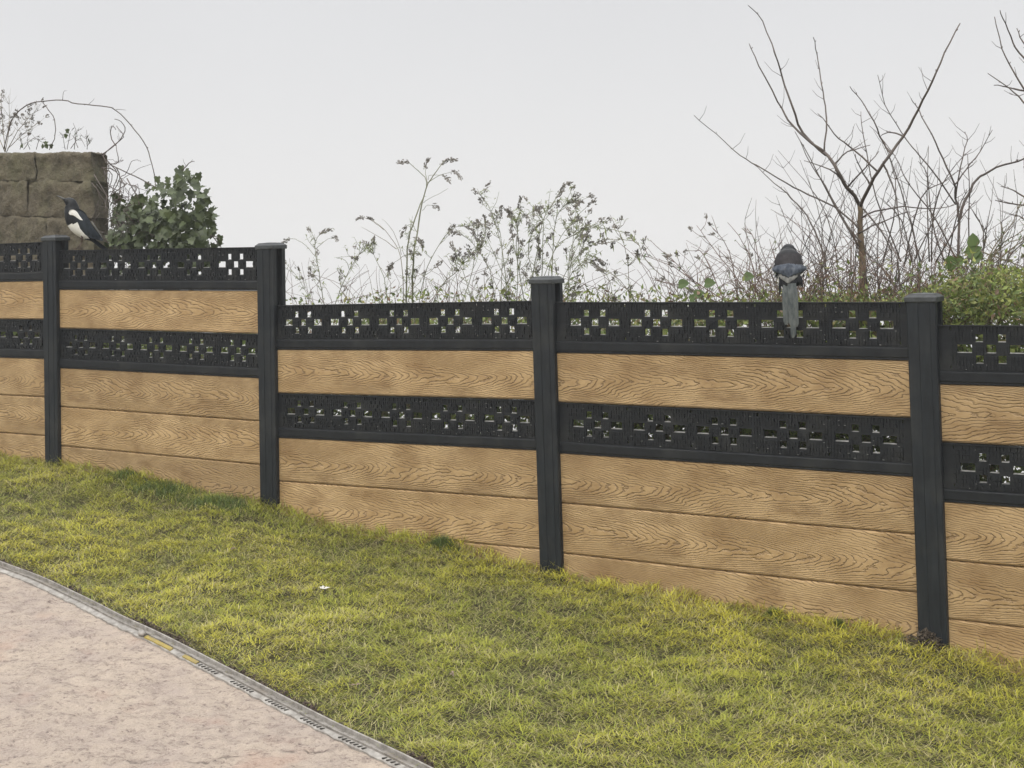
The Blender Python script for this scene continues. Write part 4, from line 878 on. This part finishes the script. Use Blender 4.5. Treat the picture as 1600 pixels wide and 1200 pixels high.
class Bird:
    """local axes: x forward, y to its left, z up; origin between the feet"""
    def __init__(s, name, loc, fwd, label):
        s.e = empty(name, loc, label, 'bird'); fwd = Vector(fwd); fwd.z = 0; fwd.normalize(); lf = Vector((0, 0, 1)).cross(fwd)
        s.R = Matrix((fwd, lf, Vector((0, 0, 1)))).transposed(); s.loc = Vector(loc)
    def w(s, p): return s.loc + s.R @ Vector(p)
    def loft(s, name, rings, mats, pick=None, seg=20, sub=5, rough=.0):
        """rings: (centre, half width across, half depth, tangent implied)"""
        cs = catmull([tuple(r[0]) + (r[1], r[2]) for r in rings], sub); m = MB(); n = len(cs); lv = []
        for i, c in enumerate(cs):
            d = Vector(cs[min(i + 1, n - 1)][:3]) - Vector(cs[max(i - 1, 0)][:3]); d.normalize(); y = Vector((0, 1, 0)); y = (y - d * y.dot(d)).normalized(); q = d.cross(y)
            for k in range(seg):
                a = 2 * math.pi * k / seg; v = Vector(c[:3]) + y * math.cos(a) * c[3] + q * math.sin(a) * c[4]
                if rough: v += Vector((mnoise.noise(v * 70), mnoise.noise(v * 70 + Vector((5, 0, 0))), mnoise.noise(v * 70 + Vector((0, 7, 0))))) * rough
                lv.append(v)
        f = [(i * seg + k, i * seg + (k + 1) % seg, (i + 1) * seg + (k + 1) % seg, (i + 1) * seg + k) for i in range(n - 1) for k in range(seg)] + [tuple(range(seg - 1, -1, -1)), tuple((n - 1) * seg + k for k in range(seg))]
        m.add([s.w(v) for v in lv], f)
        if pick: m.m = [pick(sum((lv[j] for j in fc), Vector()) / len(fc)) for fc in f]
        return m.build(name, mats, s.e, True)
    def blade(s, m, pts, w0, w1, nrm, th=.0015, mi=0):
        """one long feather through pts"""
        nrm = Vector(nrm).normalized(); vs = []; n = len(pts); prof = []
        for i, p_ in enumerate(pts):
            d = Vector(pts[min(i + 1, n - 1)]) - Vector(pts[max(i - 1, 0)]); sd_ = d.cross(nrm).normalized(); f = i / (n - 1); w = (w0 + (w1 - w0) * f) * (1 if i < n - 1 else .35); p_ = Vector(p_)
            for (a, b) in ((-1, 0), (0, th), (1, 0), (0, -th)): vs.append(s.w(p_ + sd_ * a * w + nrm * b))
        f = [(i * 4 + k, i * 4 + (k + 1) % 4, (i + 1) * 4 + (k + 1) % 4, (i + 1) * 4 + k) for i in range(n - 1) for k in range(4)] + [(3, 2, 1, 0), tuple(4 * (n - 1) + k for k in range(4))]
        m.add(vs, f, mi)
    def plate(s, name, outline, y, bulge, mat, side=1):
        """wing or patch: closed side outline (x,z), domed outwards from y"""
        m = MB(); c = Vector((sum(p_[0] for p_ in outline) / len(outline), 0, sum(p_[1] for p_ in outline) / len(outline))); ol = catmull(list(outline) + [outline[0]], 5)[:-1]; k = len(ol); vs = []; lv = [(1.0, 0), (.82, .55), (.55, .85), (.25, .98)]
        for (f, b) in lv:
            for o in ol: x, z = c.x + (o[0] - c.x) * f, c.z + (o[1] - c.z) * f; vs.append(s.w((x, side * (y(x, z) + bulge * b), z)))
        vs.append(s.w((c.x, side * (y(c.x, c.z) + bulge), c.z))); fs_ = [(r_ * k + i, r_ * k + (i + 1) % k, (r_ + 1) * k + (i + 1) % k, (r_ + 1) * k + i) for r_ in range(len(lv) - 1) for i in range(k)] + [((len(lv) - 1) * k + i, (len(lv) - 1) * k + (i + 1) % k, len(vs) - 1) for i in range(k)]
        n0 = len(vs)
        for o in ol: vs.append(s.w((o[0], side * (y(o[0], o[1]) - .008), o[1])))
        fs_ += [(i, (i + 1) % k, n0 + (i + 1) % k, n0 + i) for i in range(k)]; m.add(vs, fs_); return m.build(name, mat, s.e, True)
    def legs(s, hips, foot, spread):
        for sg in (-1, 1):
            m = MB(); h = Vector(hips) + Vector((0, sg * spread, 0)); f = Vector(foot) + Vector((0, sg * spread * .9, 0)); kn = h.lerp(f, .45) + Vector((-.010, 0, 0))
            m.tube([s.w(h + Vector((0, 0, .015))), s.w(h), s.w(kn)], .010, .0032, 7); m.tube([s.w(kn), s.w(f + Vector((0, 0, .004)))], .003, .0024, 6)
            for a in (-.45, 0, .45, math.pi):
                e_ = f + Vector((math.cos(a) * .024, math.sin(a) * .022, -.001)); m.tube([s.w(f + Vector((0, 0, .004))), s.w(f.lerp(e_, .6) + Vector((0, 0, .005))), s.w(e_)], .0024, .0012, 5)
            m.build('leg', MAT['leg'], s.e, True)
    def eye(s, c):
        for sg in (-1, 1):
            m = MB(); cc = Vector((c[0], sg * c[1], c[2])); rg = []
            for i in range(6):
                ph = math.pi * i / 5; rg += [s.w(cc + Vector((math.cos(a) * math.sin(ph), math.cos(ph), math.sin(a) * math.sin(ph))) * .0042) for a in [q * 6.283 / 8 for q in range(8)]]
            m.add(rg, [(i * 8 + q, i * 8 + (q + 1) % 8, (i + 1) * 8 + (q + 1) % 8, (i + 1) * 8 + q) for i in range(5) for q in range(8)]); m.build('eye', MAT['eye'], s.e, True)
# left bird: side view, facing left, bill raised
bl = at(121, 392, -.018); bl.z = bays[1][1] + .0 + (at(121, 392, 0) - P4).dot(T) * 0; 
zl = bays[1][1] + ((bl - P4).dot(T) - bays[1][0]) * bays[1][2]; bl.z = zl + .001
view = Vector((bl.x, bl.y, 0)).normalized(); fwd = Vector((-view.y, view.x, 0))
B = Bird('magpie', bl, fwd, 'magpie seen from the side with raised bill and white belly, perched by the stone wall')
def pickL(c):
    # white belly: in front of the line that runs down the body; black breast above
    line = .118 + .0 * c.x
    d_front = (c.x - (.012 - (.15 - c.z) * .55))
    return 1 if (.066 < c.z < .164 + .25 * (-c.x) and d_front > -.036) else 0
B.loft('body', [((-.098, 0, .052), .008, .007), ((-.072, 0, .072), .024, .018), ((-.045, 0, .098), .038, .034), ((-.014, 0, .138), .047, .050), ((.012, 0, .186), .050, .053), ((.022, 0, .228), .045, .049), ((.026, 0, .260), .036, .042), ((.033, 0, .286), .031, .036), ((.049, 0, .300), .023, .026), ((.066, 0, .309), .011, .012), ((.074, 0, .313), .004, .004)],
       [MAT['fblack'], MAT['fwhite']], pickL, 28, 7, .0015)
Z = lambda x, y: (-(x - 515) * .000394, (1120 - y) * .000394)
ycurve = lambda x, z: .047 * math.sqrt(max(.12, 1 - ((x + .006) - (z - .15) * .45) ** 2 / .085 ** 2)) - .010
wing = [Z(400, 545), Z(440, 500), Z(540, 480), Z(640, 540), Z(720, 680), Z(790, 800), Z(860, 900), Z(905, 985), Z(820, 975), Z(700, 930), Z(590, 850), Z(500, 760), Z(425, 650)]
for sg in (1, -1):
    B.plate('wing', wing, ycurve, .014, MAT['fdark'], sg)
    B.plate('shoulder_patch', [Z(398, 545), Z(420, 505), Z(470, 495), Z(520, 525), Z(560, 585), Z(610, 645), Z(668, 712), Z(600, 690), Z(540, 645), Z(470, 590), Z(420, 575)], lambda x, z: ycurve(x, z) + .010, .0045, MAT['fwhite'], sg)
m = MB(); sgn = -1
for i, (dy, L_) in enumerate(((-.012, .15), (.012, .15), (-.006, .19), (.006, .19), (0, .215))):
    d = Vector((-.74, -.30 * 1, -.60)).normalized(); st_ = Vector((-.075, 0, .070)); B.blade(m, [st_ + Vector((0, dy * .5, i * .0015)), st_ + d * L_ * .5 + Vector((0, dy, i * .0015)), st_ + d * L_ * .9 + Vector((0, dy * 1.3, i * .0015)), st_ + d * L_ + Vector((0, dy * 1.3, i * .0015))], .011, .017, (-.35, -.75, .5))
B_tail = m
m.build('tail', MAT['fdark'], B.e)
m = MB(); B.blade(m, [Vector(Z(735, 680) + (0,)).xzy + Vector((0, .045, 0)), Vector(Z(830, 830) + (0,)).xzy + Vector((0, .036, 0)), Vector(Z(905, 965) + (0,)).xzy + Vector((0, .022, 0))], .0035, .0028, (0, 1, 0)); m.build('wing_edge', MAT['fgrey'], B.e)
m = MB(); m.tube([B.w((.062, 0, .309)), B.w((.085, 0, .321)), B.w((.104, 0, .332)), B.w((.113, 0, .335))], .0085, .0015, 8); m.build('beak', MAT['beak'], B.e, True)
B.legs((-.030, 0, .075), (0, 0, .004), .022); B.eye((.049, .0215, .306))
# right bird: seen from behind, fluffed, tail hanging down the fence
br_ = at(1234, 471, -.014); t_r = (br_ - P4).dot(T); br_.z = bays[3][1] + (t_r - bays[3][0]) * bays[3][2] + .001
view = Vector((br_.x, br_.y, 0)).normalized()
B = Bird('magpie', br_, view, 'magpie seen from behind, hunched, long grey tail hanging down the wide right-hand bay')
def pickR(c):
    if c.z > .212: return 2
    if c.z < .115: return 1 if (abs(c.y) > .036 or c.x > .02) and c.z < .115 else 0
    return 0
B.loft('body', [((-.040, 0, .064), .022, .014), ((-.026, 0, .080), .042, .030), ((-.006, 0, .108), .054, .044), ((.010, 0, .145), .060, .050), ((.026, 0, .178), .058, .048), ((.036, 0, .199), .054, .041), ((.046, 0, .212), .040, .031), ((.054, 0, .2215), .0295, .025), ((.066, 0, .231), .0275, .024), ((.086, 0, .220), .018, .017), ((.098, 0, .214), .006, .006)],
       [MAT['fbrown'], MAT['fwhite'], MAT['fblack']], pickR, 30, 7, .0018)
def shell(name, mat, y0, y1, top, bot, base=.004, th=.008, sd_=0):
    """layer of feathers wrapped over the back between two edge curves top(y), bot(y)"""
    m = MB(); NS, NR = 18, 9; vs = []
    def backx(y, z):
        zz = [.06, .08, .108, .145, .178, .203]; bx = float(np.interp(z, zz, [-.052, -.055, -.050, -.042, -.024, .004])); hw = float(np.interp(z, zz, [.03, .042, .056, .0625, .058, .05])) + .012
        return bx + (1 - math.sqrt(max(.0, 1 - min(1, abs(y) / hw) ** 2))) * .045
    for lay in (0, 1):
        for r_ in range(NR + 1):
            for k in range(NS + 1):
                y = y0 + (y1 - y0) * k / NS; a, b = top(y), bot(y); f = r_ / NR; z = a + (b - a) * f
                if r_ == NR: z += mnoise.noise((y * 160, 3.1 + sd_, 0)) * .006
                if r_ == 0: z += mnoise.noise((y * 120, 7.1 + sd_, 0)) * .005
                x = backx(y, z); x = (x - base - th * math.sin(math.pi * min(1, f * .75 + .12)) * (1 - abs(2 * k / NS - 1) ** 4) - mnoise.noise((y * 110, z * 60, sd_)) * .003) if lay == 0 else x + .010
                vs.append(B.w((x, y, z)))
    W_ = NS + 1; off = W_ * (NR + 1); f = []
    for r_ in range(NR):
        for k in range(NS): f.append((r_ * W_ + k, r_ * W_ + k + 1, (r_ + 1) * W_ + k + 1, (r_ + 1) * W_ + k)); f.append((off + r_ * W_ + k, off + (r_ + 1) * W_ + k, off + (r_ + 1) * W_ + k + 1, off + r_ * W_ + k + 1))
    for k in range(NS): f.append((k, off + k, off + k + 1, k + 1)); q = NR * W_; f.append((q + k, q + k + 1, off + q + k + 1, off + q + k))
    for r_ in range(NR): f.append((r_ * W_, (r_ + 1) * W_, off + (r_ + 1) * W_, off + r_ * W_)); f.append((r_ * W_ + NS, off + r_ * W_ + NS, off + (r_ + 1) * W_ + NS, (r_ + 1) * W_ + NS))
    m.add(vs, f); return m.build(name, mat, B.e, True)
# the bird's left is +y, on the left of the picture
shell('undertail', MAT['fblack'], -.046, .044, lambda y: .115, lambda y: .060 + abs(y) * .25, .001, .004, 1)
shell('rump', MAT['fgrey'], -.048, .046, lambda y: .135, lambda y: .080 + abs(y - .004) * .75, .006, .006, 2)
shell('wing', MAT['fblue'], -.004, .072, lambda y: .170 - abs(y) * .16 - max(0, y - .05) * .3, lambda y: .106 + abs(y) * .44, .010, .010, 3)
shell('wing', MAT['fblue'], -.077, .002, lambda y: .168 - abs(y) * .12 - max(0, -y - .055) * .3, lambda y: .110 + abs(y) * .36, .012, .010, 4)
m = MB()
B.blade(m, [(-.040, -.042, .108), (-.036, -.056, .120), (-.028, -.064, .130)], .004, .003, (-1, 0, 0)); m.build('wing_edge', MAT['fwhite'], B.e)
m = MB()
B.blade(m, [(-.048, -.034, .115), (-.050, -.050, .090), (-.048, -.056, .064)], .014, .006, (-1, 0, 0)); B.blade(m, [(-.048, .034, .110), (-.050, .040, .070), (-.046, .042, .030)], .008, .004, (-1, 0, 0)); m.build('flight_feathers', MAT['fblack'], B.e)
m = MB()
for i, (y0, y1, zt2, w) in enumerate(((.026, .022, -.098, .014), (.014, .012, -.092, .014), (-.030, -.030, -.108, .013), (-.022, -.026, -.070, .014), (-.004, -.006, -.104, .015), (-.010, -.012, -.155, .013), (-.014, -.016, -.150, .012))):
    w *= .84; y0 *= .86; y1 *= .86; xx = -.058 - i * .0016; B.blade(m, [(xx + .006, y0 * .75, .082), (xx - .001, y0, .04), (xx - .004, (y0 + y1) / 2, -.02), (xx - .003, y1, zt2 + .015), (xx - .002, y1, zt2)], w * .8, w, (-1, 0, 0), .002)
m.build('tail', MAT['ftail'], B.e)
m = MB(); m.tube([B.w((.094, 0, .214)), B.w((.112, 0, .207)), B.w((.128, 0, .198))], .0085, .0015, 8); m.build('beak', MAT['beak'], B.e, True)
def ruffle(cnt, zlo, zhi, mats, hw=.062, seed=2):
    rr_ = random.Random(seed); m = MB(); ctr = [(.10, .004, .0), (.145, .010, .0625), (.178, .026, .058), (.203, .042, .052), (.224, .066, .034)]
    for _ in range(cnt):
        z = rr_.uniform(zlo, zhi); cx = float(np.interp(z, [.10, .145, .178, .203, .224, .245], [.0, .010, .026, .040, .056, .068])); h = float(np.interp(z, [.10, .145, .178, .203, .224, .245, .256], [.056, .0625, .060, .053, .038, .024, .01])); hx = h * .82
        a = rr_.uniform(-2.6, 2.6); y = math.sin(a) * h; x = cx - math.cos(a) * hx; nrm = Vector((-math.cos(a), math.sin(a), .25)).normalized(); d = Vector((-.15 + rr_.gauss(0, .15), rr_.gauss(0, .3), -1)) + nrm * rr_.uniform(.08, .35)
        p0_ = Vector((x, y, z)) + nrm * .0005; m.leaf(B.w(p0_), (B.R @ d), B.R @ nrm, rr_.uniform(.012, .022), rr_.uniform(.007, .012), -.18, rr_.choice([0, 0, 1]))
    return m.build('ruffled_feathers', mats, B.e)
ruffle(520, .115, .214, [MAT['fbrown'], MAT['fdark']]); ruffle(160, .214, .246, [MAT['fblack'], MAT['fblack']], seed=5)
B.legs((.006, 0, .068), (.004, 0, .003), .024); B.eye((.078, .0275, .224))

# ------------------------------------------------------------------ thin mist in the air
def haze():
    m = MB(); a, b = Vector((-215, -70, -75)), Vector((225, 225, 6.5)); d = b - a
    m.box(a, (d.x, 0, 0), (0, d.y, 0), (0, 0, d.z)); mt = bpy.data.materials.new('mist'); mt.use_nodes = True; t_ = mt.node_tree
    t_.nodes.remove(t_.nodes['Principled BSDF']); pv = t_.nodes.new('ShaderNodeVolumePrincipled'); pv.inputs['Density'].default_value = HZ; pv.inputs['Color'].default_value = (.93, .94, .95, 1)
    t_.links.new(pv.outputs[0], t_.nodes['Material Output'].inputs['Volume']); tag(m.build('haze', mt), 'thin pale mist hanging in the air over the garden', 'haze', kind='stuff')
HZ = .003
haze()
